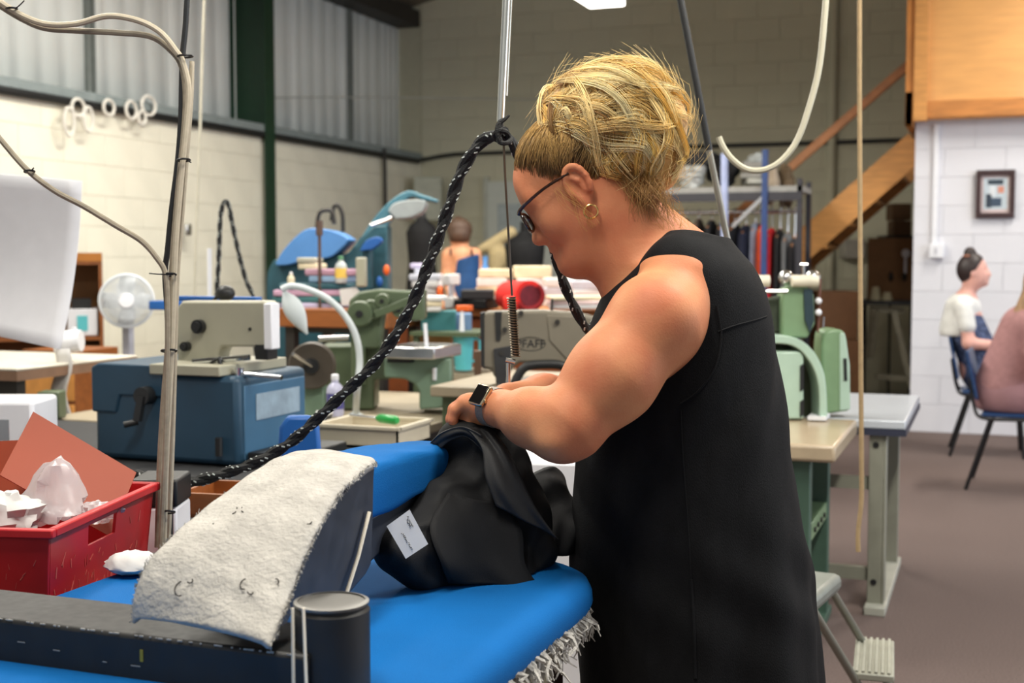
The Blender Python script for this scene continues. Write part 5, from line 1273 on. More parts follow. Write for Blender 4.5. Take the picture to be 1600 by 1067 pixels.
# white cable hoops hung on the wall rail
m_hoop = M('white_hoop', (226, 222, 212), .5)
for i, (cx, cy_, rx, ry) in enumerate(((108, 190, 11, 26), (122, 168, 14, 16), (138, 186, 10, 22), (170, 168, 12, 14), (205, 172, 12, 16), (232, 165, 16, 17), (222, 184, 8, 12))):
    c_ = XP(cx, cy_, XL + .10); s_ = c_.y / 2000 * 1.02
    one('cable_hoop', MB().tube([c_ + Vector((0.0, rx * s_ * 1.25 * math.cos(a), ry * s_ * math.sin(a))) for a in np.linspace(0, 6.283, 24, endpoint=False)], .012, 6, closed=True), m_hoop,
        ['leftmost white cable hoop, long and narrow, on the wall rail', 'second white cable hoop from the left on the wall rail', 'third white cable hoop from the left, hanging low on the wall rail', 'middle white cable hoop on the wall rail', 'third white cable hoop from the right on the wall rail', 'largest white cable hoop at the right end of the wall rail', 'small white cable hoop just below the largest one on the wall rail'][i], 'cable', 'white cable hoops on the wall rail')
one('wall_sensor', MB().b2(XP(276, 368, XL + .02), XP(300, 350, XL + .12)), m_steel2, 'small grey wall bracket behind the cable bundle', 'bracket', bevel=.01)
# cutting counter
YC0, YC1, HC = 7.2, 8.7, 1.08; xa, xb = -4.15, -1.3
cn = thing('cutting_counter', 'long orange wooden cutting counter heaped with papers and cloth', 'counter', ((xa + xb) / 2, 7.9, 0))
MB().b2((xa, YC0, HC - .045), (xb, YC1, HC)).build('top', M('counter_top', (182, 112, 58), .45, var=.15), cn, bevel=.004)
for i in range(4):
    w_ = (xb - xa - .1) / 4; MB().b2((xa + .05 + i * w_ + .01, YC0 + .06, .1), (xa + .05 + (i + 1) * w_ - .01, YC0 + .08, HC - .06)).build('front_panel', M('counter_front', (138, 72, 32), .5, var=.2), cn, bevel=.003)
MB().b2((xa + .05, YC0 + .09, .0), (xb - .05, YC1 - .05, HC - .05)).build('carcass', M('carcass', (70, 44, 26), .7), cn)
WH = (228, 226, 226)
def pile(px0, px1, pyb, pyt, z, n, mat, label, cat='papers', group=None, jit=.02, base=None):
    """a neat heap of sheets or folded cloths standing on the counter"""
    a, b = P(px0, pyb, z), P(px1, pyb, z); w_ = (b - a).length; h_ = (pyb - pyt) * z / 2000
    if base is not None: h_ = P(px0, pyt, z).z - base; a.z = b.z = base
    t = None; t = thing(cat.replace(' ', '_') + '_stack' if cat in ('papers', 'cloth') else cat, label, cat, (a + b) / 2, group)
    q = np.random.RandomState(int(px0 * 7 + pyb))
    for i in range(n):
        z0 = a.z + h_ * i / n; Mx = frame(((a.x + b.x) / 2, (a.y + b.y) / 2, z0), YAW + q.normal(0, .12))
        MB(Mx).b2((-w_ / 2 + q.uniform(0, jit * 2), -.1, 0), (w_ / 2 - q.uniform(0, jit * 2), .14, h_ / n - .001)).build('layer', mat[i % len(mat)], t, bevel=min(.008, h_ / n * .3))
    return t
mp1, mp2, mp3, mp4 = m_paper, M('cream_stack', (214, 200, 168), .8), M('lilac_stack', (186, 178, 204), .8), M('grey_stack', (186, 188, 198), .8)
pile(640, 690, 470, 428, 8.0, 5, [mp1, mp4, mp1], 'tall stack of white folded papers at the middle of the counter', base=HC + .001)
pile(640, 676, 428, 411, 8.1, 2, [mp4, mp3], 'grey-lilac folded cloth on top of the tall white stack', 'cloth')
bottle(688, 470, 442, 7.9, .022, m_orange, m_white, 'orange bottle among the white papers on the counter')
pile(694, 716, 466, 428, 7.9, 3, [mp1, mp4], 'narrow white card boxes beside the orange bottle', 'papers', base=HC + .001)
pile(746, 802, 446, 420, 8.6, 4, [mp1, mp2], 'white folded fabric pile right of the woman in blue', 'cloth', base=HC + .001)
pile(800, 868, 436, 415, 8.7, 3, [mp2, mp1], 'cream fabric pile near the back of the counter', 'cloth', base=HC + .001)
pile(842, 900, 452, 434, 8.2, 3, [mp1, mp4], 'white and grey papers lying behind the chin', 'papers', base=HC + .001)
pile(850, 965, 482, 462, 7.5, 3, [mp1, M('pinkish', (226, 200, 196), .8), mp2], 'wide pile of white and pink sheets on the near counter edge', 'papers')
pile(880, 960, 462, 438, 8.0, 3, [mp2, mp1, mp4], 'cream and white fabric pile behind her shoulder', 'cloth', base=HC + .001)
pile(712, 775, 474, 452, 7.8, 2, [m_cloth, m_gdark], 'folded black cloth on the counter before the woman in blue', 'cloth', base=HC + .001)
# red fabric roll
rr_ = thing('fabric_roll', 'bright red fabric roll with dark end lying on the counter', 'fabric roll', P(812, 484, 7.5)); a, b = P(795, 462, 7.75), P(828, 462, 7.35)
MB().tube([a, b], .088, 24).build('roll', M('red_fabric', (220, 34, 26), .8, var=.15), rr_)
MB().lathe([(.062, 0), (.062, .006)], b + (b - a).normalized() * .001, (b - a), 24).build('core', M('maroon_core', (110, 26, 40), .8, var=.3, scale=60), rr_)
MB().tube([b + CR * (.075 * math.cos(t_)) + ZU * (.075 * math.sin(t_)) - CF * .01 for t_ in np.linspace(-2.6, .9, 14)], .014, 8).build('selvedge', M('dark_red', (140, 14, 22), .8), rr_)
MB().b2(P(784, 487, 7.35), P(796, 462, 7.35) + Vector((.05, .2, 0))).build('loose_end', M('red_fabric2', (224, 44, 30), .8), rr_, bevel=.02)
# teal box, jug and cardboard at the counter's near corner
tz = 6.3; tbx = P(700, 512, tz)
sh2 = thing('side_table', 'green-edged side table in front of the counter holding the turquoise jug below', 'table', (P(700, 590, tz).x, P(700, 590, tz).y + .1, 0))
a = P(640, 518, tz); MB().b2((a.x, a.y, a.z - .02), (a.x + .36, a.y + .38, a.z)).build('top', m_mgreen, sh2)
MB().b2((a.x, a.y, P(640, 582, tz).z - .03), (a.x + .42, a.y + .38, P(640, 582, tz).z)).build('lower_shelf', m_bench, sh2)
for dx, dy in ((.01, .34), (.33, .34), (.01, .02)): MB().b2((a.x + dx, a.y + dy, 0), (a.x + dx + .025, a.y + dy + .025, a.z - .02)).build('leg', m_mgreen, sh2)
one('teal_box', vbox(658, 486, 712, 517, tz + .1, .18), M('teal_card', (62, 130, 134), .6), 'teal cardboard box on the green-edged side table', 'box', bevel=.004)
one('teal_box', vbox(712, 490, 736, 517, tz + .15, .12), M('steel_blue', (110, 140, 178), .6), 'narrow blue-grey box beside the teal box', 'box', bevel=.004)
one('kraft_box', vbox(640, 522, 704, 556, tz + .08, .2), m_kraft, 'open kraft box under the green-edged table top', 'box', bevel=.003)
pile(644, 700, 486, 462, tz + .12, 3, [mp1, mp2, mp1], 'loose white papers on top of the teal box', 'papers')
jb = P(724, 578, tz); jg = thing('jug', 'turquoise plastic jug beside the green machine', 'jug', jb); jh = (P(724, 524, tz) - jb).length
MB().lathe([(.040, 0), (.043, .01), (.052, jh * .9), (.055, jh)], jb, n=24).build('body', m_teal2, jg)
MB().tube([jb + CR * .05 + ZU * jh * .9, jb + CR * .078 + ZU * jh * .85, jb + CR * .078 + ZU * jh * .35, jb + CR * .045 + ZU * jh * .25], .008, 8, sm=4).build('handle', m_teal2, jg)
br = thing('glue_brush', 'white brush with an orange top standing on the side table', 'brush', P(722, 518, tz - .02)); MB().cyl(P(722, 518, tz - .02), P(722, 484, tz - .02), .013, .008, n=12).build('handle', m_white, br); MB().b2(P(712, 486, tz - .02), P(736, 477, tz - .02) + Vector((0, .03, 0))).build('head', m_orange, br, bevel=.004)
one('dark_post', vbox(741, 548, 752, 640, 5.6, .06), M('brown_post2', (86, 62, 44), .6), 'short brown wooden post left of the lockstitch machine', 'post', bevel=.003)
# steam press
zz = 7.0; pr_ = thing('steam_press', 'teal steam press with a light blue hood and raised arm', 'press', (P(520, 500, zz + .3).x, P(520, 500, zz + .3).y, 0))
def arcpx(pts, z, n=5): return [Vector(p) for p in spline([P(x, y_, z) for x, y_ in pts], n)]
MB().prism(arcpx([(430, 412), (442, 392), (462, 370), (482, 357), (510, 358), (530, 364), (546, 374)], zz) + arcpx([(538, 384), (515, 402), (480, 406), (450, 414), (432, 415)], zz), CF * .34).build('hood', m_ltblue, pr_, bevel=.012)
MB().prism(arcpx([(416, 450), (418, 425), (428, 405)], zz + .08) + [P(x, y_, zz + .08) for x, y_ in ((470, 412), (545, 395), (562, 372), (585, 352), (605, 352), (606, 455), (600, 520), (598, 790), (418, 790))], CF * .26).build('body', m_teal, pr_, bevel=.02)
MB().prism(arcpx([(560, 378), (585, 340), (612, 312), (638, 298), (660, 304), (684, 312)], zz + .12) + arcpx([(684, 317), (660, 312), (640, 308), (620, 330), (604, 356), (598, 385)], zz + .12), CF * .12).build('raised_arm', M('teal_arm', (62, 112, 128), .5), pr_, bevel=.008)
MB().prism(arcpx([(606, 330), (615, 318), (640, 312), (664, 314), (660, 330), (640, 340), (618, 342)], zz + .1), CF * .22).build('head_pad', M('press_pad', (150, 156, 156), .7), pr_, bevel=.02)
MB().cyl(P(575, 450, zz), P(575, 380, zz), .03, n=14).build('pedal_tube', m_teal, pr_)
MB().prism(arcpx([(562, 392), (572, 376), (590, 370), (596, 378), (580, 390)], zz - .1), CF * .1).build('blue_handle', m_pblue, pr_, bevel=.008)
MB().tube(pp([(580, 352), (600, 345), (612, 340)], zz), .012, 8).build('pipe', m_steel2, pr_)
for (x, y_, mt) in ((604, 422, m_orange), (593, 440, m_pblue)): MB().sph(P(x, y_, zz - .05), (.018, .018, .03), 12).build('knob', mt, pr_)
MB().tube(pp([(495, 356), (500, 332), (518, 330), (522, 350)], zz + .1), .012, 8, sm=4).build('steam_pipe', m_dark, pr_); MB().tube(pp([(518, 345), (521, 325), (528, 321), (535, 335), (536, 362)], zz + .14), .012, 8, sm=4).build('steam_hose', m_dark, pr_)
one('thread_stand', MB().cyl(P(499, 345, 6.5), P(500, 484, 6.5), .009, n=8).cyl(P(499, 345, 6.5), P(499, 368, 6.5), .018, n=10), M('brown_rod', (82, 60, 48), .5), 'brown thread stand rod rising before the light blue hood', 'rod')
# clutter before the press
cb = bench('press_table', 'orange wooden table before the steam press with cloth heaps', P(430, 480, 6.4).x, P(430, 480, 6.4).x + .62, P(430, 480, 6.4).y, P(430, 480, 6.4).y + .5, P(430, 482, 6.4).z, m_wood, m_dark, th=.09)
pile(478, 558, 441, 420, 6.6, 2, [M('sky_cloth', (130, 160, 190), .8), M('mauve_cloth', (168, 132, 150), .8)], 'blue and mauve folded cloth before the light blue hood', 'cloth')
pile(430, 556, 482, 442, 6.6, 4, [mp3, M('teal_cloth', (60, 110, 112), .8), M('mauve2', (186, 150, 172), .8), m_teal], 'teal and lilac cloth heap at the front of the press table', 'cloth')
pile(466, 510, 421, 402, 6.75, 2, [mp2, m_mcream], 'cream boxes standing on the blue folded cloth', 'box')
bottle(533, 442, 400, 6.5, .030, M('clear_bottle', (190, 196, 196), .2), M('green_cap', (70, 130, 90), .4), 'clear bottle with a yellow label before the steam press', M('yellow_band', (236, 200, 90), .5))
one('paper_scrap', MB().prism(pp([(530, 452), (556, 449), (562, 456), (556, 474), (534, 478)], 6.35), CF * .006), m_paper, 'torn white paper sheet propped against the cloth heap', 'paper')
bottle(455, 450, 425, 6.5, .018, M('cream_cone', (216, 206, 178), .6), m_white, 'small cream thread cone at the left of the press table')
one('thread_guide', vbox(556, 402, 572, 448, 6.3, .05), m_mcream, 'narrow cream machine head before the teal arm', 'machine head', bevel=.008)
# dress forms and things along the back wall
def form(px, pyt, pyb, z, wpx, mat, label, neck=True, mneck=None):
    t_, b_ = P(px, pyt, z), P(px, pyb, z); h_ = (t_ - b_).length; w_ = wpx * z / 2000 / 2; fo_ = thing('dress_form', label, 'dress form', (b_.x, b_.y, 0))
    MB().grid([[Vector((b_.x, b_.y, b_.z + h_ * v)) + CR * (w_ * r_ * math.cos(a)) + CF * (w_ * .7 * r_ * math.sin(a)) for a in np.linspace(0, 2 * math.pi, 21)] for v, r_ in ((0, 1), (.2, .96), (.45, .82), (.65, .9), (.82, .95), (.9, .75), (.95, .4), (1.0, .28))]).build('torso', mat, fo_)
    MB().cyl(t_ - ZU * .02, t_ + ZU * .08, w_ * .22, n=12).build('neck', mneck or mat, fo_)
    MB().cyl((b_.x, b_.y, .04), b_ + ZU * .1, .02, n=8).build('stand', m_dark, fo_); MB().lathe([(.2, 0), (.2, .03), (.03, .05)], (b_.x, b_.y, 0), n=20).build('base', m_dark, fo_)
form(660, 340, 470, 10.2, 52, m_cloth, 'dress form in a black jacket behind the steam press', mneck=m_gdark)
form(820, 362, 480, 10.3, 66, m_cloth, 'dress form in a black jacket between the blue top and the chin')
cf_ = thing('dress_form', 'cream dress form with one arm raised beside the woman in blue', 'dress form', (P(780, 480, 10.6).x, P(780, 480, 10.6).y, 0)); m_tan = M('tan_pattern', (176, 158, 118), .8)
S = SDF(P(735, 490, 10.6) - Vector((.1, .3, 0)), P(812, 345, 10.6) + Vector((.1, .3, 0)), .012); S.cap(np.array(P(780, 400, 10.6)), np.array(P(780, 470, 10.6)), .085, .10, .05); S.cap(np.array(P(752, 390, 10.6)), np.array(P(798, 364, 10.6)), .04, .055, .04); S.build('torso', m_tan, cf_); p = P(780, 470, 10.6); MB().cyl((p.x, p.y, 0), p, .02, n=8).build('stand', m_dark, cf_)
st_ = P(758, 440, 9.0); st_.z = HC + .10; one('spray_bottle', MB().lathe([(.03, -.1), (.034, .0), (.034, .12), (.015, .17), (.02, .22)], st_, n=14), m_ltblue, 'small light blue spray bottle at the elbow of the woman in blue', 'bottle')
# white double door and extractor box on the back wall
d0, d1 = YP(763, 284, YB - .03), YP(890, 284, YB - .03)
dd = meta(MB().b2((d0.x, YB - .05, 0), (d1.x, YB + .005, d0.z)).build('door_1', M('door_white', (196, 202, 196), .6, var=.03)), kind='structure')
MB().b2((d0.x + .12, YB - .056, 1.2), (d0.x + .5, YB - .05, 2.0)).build('pane', M('door_pane', (170, 182, 186), .3), dd); MB().b2((d0.x - .05, YB - .06, 0), (d0.x, YB, d0.z + .05)).build('door_frame', M('door_frame', (180, 184, 174), .6), dd)
one('extractor_box', vbox(646, 276, 690, 345, 14.15, .35), M('pale_box', (176, 180, 166), .6), 'pale square extractor box on the back wall above the press', 'box', bevel=.02)
one('wall_conduit', MB().tube([XP(600, 232, XL + .06), XP(601, 260, XL + .06), XP(602, 330, XL + .06), XP(602, 345, XL + .06)], .022, 8), m_dark, 'dark conduit dropping from the wall rail above the press', 'conduit')
# woman in the blue top with her back turned
def simple_person(t, prims, lo_, hi_, vox, mat, name='body'):
    S = SDF(lo_, hi_, vox)
    for a, b, ra, rb, k in prims: S.cap(a, b, ra, rb, k)
    return S.build(name, mat, t, smooth=1)
zb_ = 9.7; bw = thing('person', 'woman in a blue strappy top seen from behind at the far counter', 'person', (P(720, 500, zb_).x, P(720, 500, zb_).y, 0)); c_ = P(720, 460, zb_)
def q3(px, py, dz=0): return np.array(P(px, py, zb_ + dz))
lo_ = [c_.x - .5, c_.y - .4, 0]; hi_ = [c_.x + .5, c_.y + .4, 1.8]
SK = [(q3(718, 362), q3(718, 368), .088, .084, .03), (q3(718, 380), q3(718, 396), .048, .055, .04), (q3(704, 398), q3(740, 398), .045, .045, .04), (q3(721, 402), q3(723, 450), .085, .085, .04), (q3(723, 450), q3(723, 500), .09, .10, .04),
      (q3(700, 398), q3(698, 432), .050, .042, .03), (q3(698, 432), q3(706, 466, -.1), .042, .032, .03), (q3(706, 466, -.1), q3(712, 474, -.14), .034, .03, .02), (q3(742, 398), q3(748, 432), .050, .042, .03), (q3(748, 432), q3(742, 466, -.1), .042, .032, .03),
      (q3(713, 500), q3(713, 590), .09, .06, .05), (q3(731, 500), q3(731, 590), .09, .06, .05)]
gz = c_.copy(); gz.z = 0
for sx in (-.06, .06): SK.append((np.array(gz + CR * sx) + (0, 0, .45), np.array(gz + CR * sx) + (0, 0, .05), .06, .04, .03))
SK.append((np.array(gz + CR * -.06) + (0, 0, .04), np.array(gz + CR * -.06 + CF * .12) + (0, 0, .035), .04, .035, .02)); SK.append((np.array(gz + CR * .06) + (0, 0, .04), np.array(gz + CR * .06 + CF * .12) + (0, 0, .035), .04, .035, .02))
simple_person(bw, SK, lo_, hi_, .012, M('skin_tan', (196, 140, 104), .6, sss=.05))
S = SDF(lo_, hi_, .011); S.cap(q3(729, 396), q3(729, 450), .104, .110, .03); S.cap(q3(727, 450), q3(725, 500), .112, .125, .05); S.cap(q3(742, 405), q3(736, 430), .03, .05, .03); S.half(q3(722, 404), np.array(ZU) + np.array(CR) * -.3); S.build('blue_top', M('blue_top', (4, 58, 106), .8, var=.15), bw)
for x_ in (704, 737): MB().tube([q3(x_, 398, -.13), q3(x_, 390, -.06), q3(x_, 389, .02)], .008, 6).build('shoulder_strap', M('strap_brown', (60, 30, 26), .7), bw)
S = SDF(lo_, hi_, .010); S.cap(q3(718, 360, -.01), q3(718, 366, -.02), .098, .088, .02); S.cap(q3(715, 345), q3(715, 343), .035, .03, .02); S.half(q3(718, 379), -np.array(ZU)); S.build('hair', M('brown_hair', (72, 52, 38), .6, var=.3, scale=40), bw)
S = SDF([lo_[0], lo_[1], 0], [hi_[0], hi_[1], 1.1], .014); S.cap(np.array(gz) + (0, 0, 1.0), np.array(gz) + (0, 0, .4), .15, .17, .03); S.build('skirt', m_cloth, bw)
# ------------------------------------------------------------------ right-hand side
m_rgreen = M('overlock_green', (120, 148, 112), .35, var=.08)
m_rgreen2 = M('overlock_pale_green', (170, 194, 176), .3, var=.05)
m_legg = M('leg_green', (66, 92, 78), .5, var=.1)
m_greypaint = M('grey_leg', (138, 138, 124), .5, var=.08)
# machine table
td = thing('machine_table', 'beige-topped sewing table with green steel legs right of the woman', 'table', (-1.0, 4.77, 0))
MB().b2((-1.10, 4.34, .70), (-.477, 5.085, .76)).build('top', M('beige_laminate', (178, 160, 134), .35, var=.05, coat=.3), td, bevel=.012)
for yy in (4.42, 4.95):
    for xx in (-.60, -1.02): MB().b2((xx - .035, yy - .03, .03), (xx + .035, yy + .03, .70)).build('leg', m_legg, td, bevel=.004)
for xx in (-.60, -1.02):
    MB().b2((xx - .03, 4.42, .40), (xx + .03, 4.95, .46)).build('side_stretcher', m_rgreen, td, bevel=.003); MB().b2((xx - .04, 4.36, 0), (xx + .04, 5.05, .035)).build('foot', m_legg, td, bevel=.003)
MB().b2((-1.0, 4.72, .30), (-.63, 4.76, .36)).build('cross_stretcher', m_legg, td)
MB().cyl((-.95, 4.8, .50), (-.70, 4.8, .50), .10, n=20).build('motor', m_gdark, td)
for k in range(4): MB().cyl((-.568, 4.55 + .09 * k, .43), (-.562, 4.55 + .09 * k, .43), .010, n=10).build('bolt', m_blackp, td)
# feed-off-the-arm machine
zm = 4.95; om = thing('overlock_machine', 'pale green overlock machine with an arched arm and cream thread rollers', 'sewing machine', P(1255, 655, zm))
MB().prism(pp(((1222, 470), (1226, 452), (1240, 446), (1262, 448), (1272, 460), (1274, 505), (1262, 528), (1222, 528)), zm), CF * .12).build('upper_casting', m_rgreen, om, bevel=.008)
MB().prism(pp(((1256, 452), (1270, 452), (1272, 500), (1266, 520), (1258, 500)), zm - .012), CF * .02).build('dark_plate', M('dark_teal_plate', (38, 58, 66), .4), om)
oa = [(1190, 524), (1225, 524), (1252, 532), (1272, 550), (1285, 575), (1291, 605), (1293, 655)]; ia = [(1281, 655), (1280, 610), (1274, 582), (1262, 560), (1246, 544), (1225, 537), (1190, 537)]
MB().prism(arcpx(oa, zm - .04) + arcpx(ia, zm - .04), CF * .16).build('arched_guard', m_rgreen2, om, bevel=.004)
MB().prism(arcpx([(1192, 537), (1225, 538), (1246, 546), (1262, 562), (1274, 584), (1280, 612), (1280, 655)], zm + .1) + [P(1192, 655, zm + .1)], CF * .02).build('inner_shade', M('shade_green', (58, 64, 44), .6), om)  # dark sheet standing in for the shaded interior of the arch
MB().prism(pp(((1206, 556), (1210, 549), (1250, 549), (1256, 556), (1256, 655), (1206, 655)), zm - .03), CF * .12).build('oil_box', m_rgreen2, om, bevel=.008)
for y0_, y1_ in ((572, 612), (628, 652)): MB().prism(pp(((1250, y0_), (1256, y0_ - 4), (1256, y1_ - 4), (1250, y1_)), zm - .034), CF * .004).build('oil_window', m_blackp, om)
MB().prism(arcpx([(1284, 545), (1286, 524), (1292, 517), (1305, 514), (1318, 518), (1324, 535), (1327, 575)], zm + .05, 4) + [P(1328, 642, zm + .05), P(1284, 648, zm + .05)], CF * .14).build('belt_guard', m_rgreen, om, bevel=.010)
MB().prism(pp(((1312, 520), (1320, 520), (1328, 570), (1329, 640), (1312, 642)), zm + .045), CF * .02).build('guard_trim', m_rgreen2, om, bevel=.004)
MB().prism(pp(((1318, 560), (1323, 560), (1324, 595), (1319, 595)), zm + .04), CF * .01).build('guard_slot', m_blackp, om)
for x0_, x1_ in ((1174, 1202), (1237, 1278)): MB().cyl(P(x0_, 439, zm - .02), P(x1_, 439, zm - .02), .023, n=16).build('thread_roller', M('cream_roller', (226, 218, 196), .5), om)
for x_ in (1228, 1270): MB().sph(P(x_, 434, zm + .03), .03, 14).build('tension_dome', m_steel2, om)
MB().cyl(P(1256, 430, zm), P(1256, 412, zm), .005, n=8).cyl(P(1250, 413, zm), P(1262, 413, zm), .006, n=8).build('thread_pin', m_steel2, om)
MB().cyl(P(1170, 455, zm), P(1230, 455, zm), .008, n=8).build('thread_bar', m_steel2, om)
MB().prism(pp(((1180, 470), (1222, 462), (1222, 520), (1190, 520)), zm + .05), CF * .06).build('rear_casting', M('rear_green', (48, 56, 40), .5), om, bevel=.006)
MB().cyl(P(1282, 436, zm), P(1278, 520, zm), .004, n=6).build('thread_rod', M('rust_rod', (110, 70, 60), .5), om)
for y_ in (470, 488): MB().sph(P(1279, y_, zm - .02), .013, 10).build('tension_knob', m_white, om)
MB().cyl(P(1286, 512, zm), P(1287, 495, zm), .004, n=6).build('lever_pin', m_steel2, om)
MB().b2(P(1262, 656, zm - .04), P(1292, 650, zm - .04) + Vector((0, .1, 0))).build('foot_plate', m_white, om)
# grey side table
te = thing('side_table', 'grey-topped table with pale steel legs beyond the beige sewing table', 'table', (-.6, 5.6, 0))
MB().b2((-1.15, 5.10, .725), (-.30, 6.10, .76)).build('top', M('grey_laminate', (186, 192, 200), .35, var=.03, coat=.3), te, bevel=.006)
MB().b2((-1.15, 5.095, .70), (-.297, 6.105, .724)).build('edge', M('navy_edge', (44, 48, 66), .5), te)
for xx in (-.40, -1.05):
    MB().b2((xx - .035, 5.12, .03), (xx + .02, 5.16, .70)).b2((xx + .02, 5.12, .03), (xx + .03, 5.20, .70)).build('front_leg', m_greypaint, te, bevel=.003)
    MB().b2((xx - .02, 5.86, .03), (xx + .03, 5.92, .70)).build('back_leg', m_greypaint, te, bevel=.003)
    MB().b2((xx - .04, 5.06, 0), (xx + .04, 5.98, .035)).build('foot', M('pale_foot', (176, 176, 164), .5), te, bevel=.004)
MB().b2((-1.02, 5.14, .48), (-.43, 5.16, .53)).build('cross_rail', m_greypaint, te); MB().b2((-1.02, 5.14, .12), (-.43, 5.17, .17)).build('low_rail', m_greypaint, te)
for z_ in (.66, .12): MB().cyl((-.41, 5.121, z_), (-.41, 5.116, z_), .012, n=10).build('bolt', m_blackp, te)
# step stool
ss_ = thing('step_stool', 'grey tubular step stool with ribbed tread beside the woman', 'step stool', (G(1340, 1040, .0).x - .1, G(1340, 1040, 0).y, 0))
m_tubeg = M('grey_tube', (132, 132, 122), .35, .4, var=.05); m_tread = M('ribbed_tread', (150, 150, 138), .5)
u0 = G(1290, 915, .50); T0 = G(1366, 1022, .26)
MB(frame((u0.x - .13, u0.y, .455), R(-8))).b2((-.16, -.16, 0), (.14, .16, .05)).build('top_step', M('moulded_grey', (120, 124, 118), .45), ss_, bevel=.018)
Mx = frame((T0.x, T0.y, .235), R(4)); MB(Mx).b2((-.055, -.17, 0), (.055, .17, .02)).build('lower_step', m_tread, ss_, bevel=.004)
for k in range(6): MB(Mx).b2((-.048 + .017 * k, -.165, .02), (-.040 + .017 * k, .165, .026)).build('tread_rib', m_tread, ss_)
for yy in (-.15, .15):
    a = Vector((u0.x - .02, u0.y + yy, .48)); b = Vector((T0.x - .03, T0.y + yy * 1.05, .22)); c_ = Vector((T0.x + .10, T0.y + yy * 1.1, .012)); d_ = Vector((u0.x - .38, u0.y + yy, .012))
    MB().tube([a, a + (b - a) * .5, b, b + (c_ - b) * .5, c_], .012, 10, sm=4).build('front_frame', m_tubeg, ss_); MB().tube([a - Vector((.15, 0, 0)), d_], .012, 10).build('rear_leg', m_tubeg, ss_)
# under-stair store
tf = P(1385, 470, 11.6); tu = thing('folding_table', 'dark-topped table with pale splayed legs under the staircase', 'table', (tf.x, tf.y, 0))
a, b = P(1343, 470, 11.4), P(1440, 470, 11.4)
MB().b2((a.x, a.y, a.z - .035), (-.66, a.y + .6, a.z)).build('top', m_gdark, tu)
for (x0_, y0_, x1_, y1_) in ((1366, 478, 1358, 560), (1396, 480, 1424, 606), (1372, 482, 1412, 486), (1368, 588, 1424, 592)): MB().bar(P(x0_, y0_, 11.45), P(x1_, y1_, 11.45), .06, .05).build('leg_brace', M('pale_leg', (150, 144, 124), .6), tu)
for px in (1348, 1425): MB().cyl((P(px, 480, 11.7).x, a.y + .5, 0), (P(px, 480, 11.7).x, a.y + .5, a.z - .035), .02, n=8).build('leg', m_dark, tu)
kb = thing('display_board', 'tall brown cardboard panel with two dark hand holes on the under-stair table', 'cardboard', P(1390, 468, 11.7))
vbox(1356, 372, 1430, 468, 11.75, .03).build('panel', M('brown_card', (124, 88, 54), .8, var=.08), kb)
for x_ in (1392, 1413): MB().sph(P(x_, 432, 11.72), (.022, .02, .045), 12).build('hand_hole', m_blackp, kb)
def carton(x0_, y0_, x1_, y1_, z, dep, label, mt=None, tape=True):
    t = thing('cardboard_box', label, 'box', P((x0_ + x1_) / 2, y1_, z)); vbox(x0_, y0_, x1_, y1_, z, dep).build('carton', mt or M('carton', (106, 70, 40), .8, var=.1), t, bevel=.004)
    if tape: xm = (x0_ + x1_) / 2; vbox(xm - 4, y0_, xm + 4, y0_ + (y1_ - y0_) * .4, z - .004, .004).build('tape', M('pale_tape', (160, 134, 100), .5), t)
carton(1276, 455, 1340, 530, 10.9, .4, 'cardboard box with pale tape stacked behind the green overlock machine')
carton(1270, 531, 1345, 640, 10.9, .45, 'larger cardboard box at the bottom behind the green overlock machine')
carton(1396, 345, 1424, 368, 11.9, .2, 'small dim cardboard box high under the stairs', M('shaded_carton', (92, 66, 42), .8), False)  # carton colour darkened to carry the shade under the stairs
carton(1394, 318, 1424, 344, 12.0, .2, 'smallest dim box topmost under the stairs', M('shaded_carton', (92, 66, 42), .8), False)
sh3 = thing('wall_shelf', 'dark shelf high under the staircase carrying small boxes', 'shelf', P(1405, 370, 11.9)); vbox(1385, 368, 1428, 373, 11.88, .3).build('board', m_dark, sh3)
for px in (1388, 1424): vbox(px - 1.5, 372, px + 1.5, 650, 12.05, .03).build('upright', m_dark, sh3)
one('meter_box', vbox(1320, 373, 1352, 404, 12.9, .3), M('white_meter', (176, 172, 162), .6), 'white meter box on the wall under the stairs', 'box', bevel=.01)
for x_, h_, lb in ((1368, 20, 'left pale thread cone on the under-stair table'), (1386, 12, 'right small pale thread cone on the under-stair table')):
    p = P(x_, 469, 11.45); one('thread_cone', MB().lathe([(.05, 0), (.048, .01), (.03, h_ * .006)], p, n=16), M('cone_pale', (176, 168, 138), .7), lb, 'thread cone')
p = P(1415, 396, 11.7); lp_ = thing('dress_pin_stand', 'white ball lamp on the brown panel under the stairs', 'lamp', p - ZU * .1); MB().sph(p, .04, 14).build('globe', m_white, lp_); MB().cyl(p, p - ZU * .18, .012, n=8).build('stem', m_white, lp_)
# clothes rack
YR = 10.2; ra = YP(1062, 300, YR).x; rb_ = YP(1250, 300, YR).x
rk = thing('garment_rack', 'dark steel garment rack with a top shelf behind her shoulder', 'rack', ((ra + rb_) / 2, YR + .25, 0))
m_rk = M('rack_steel', (44, 44, 52), .5); hs = YP(1150, 291, YR).z; hrail = YP(1150, 330, YR).z
for xx in (ra - .25, rb_):
    for yy in (YR, YR + .5): MB().b2((xx - .02, yy - .02, 0), (xx + .02, yy + .02, hs + .05 if xx > ra else hs + .2)).build('upright', m_rk, rk)
MB().b2((ra - .27, YR - .02, hs - .05), (rb_ + .02, YR + .52, hs - .005)).build('shelf_board', M('shelf_grey', (150, 150, 146), .6), rk); MB().b2((ra - .27, YR - .03, hs - .12), (rb_ + .02, YR - .02, hs - .05)).build('shelf_edge', m_rk, rk)
MB().cyl((ra - .25, YR + .2, hrail), (rb_, YR + .2, hrail), .016, n=10).build('hanging_rail', m_steel2, rk)
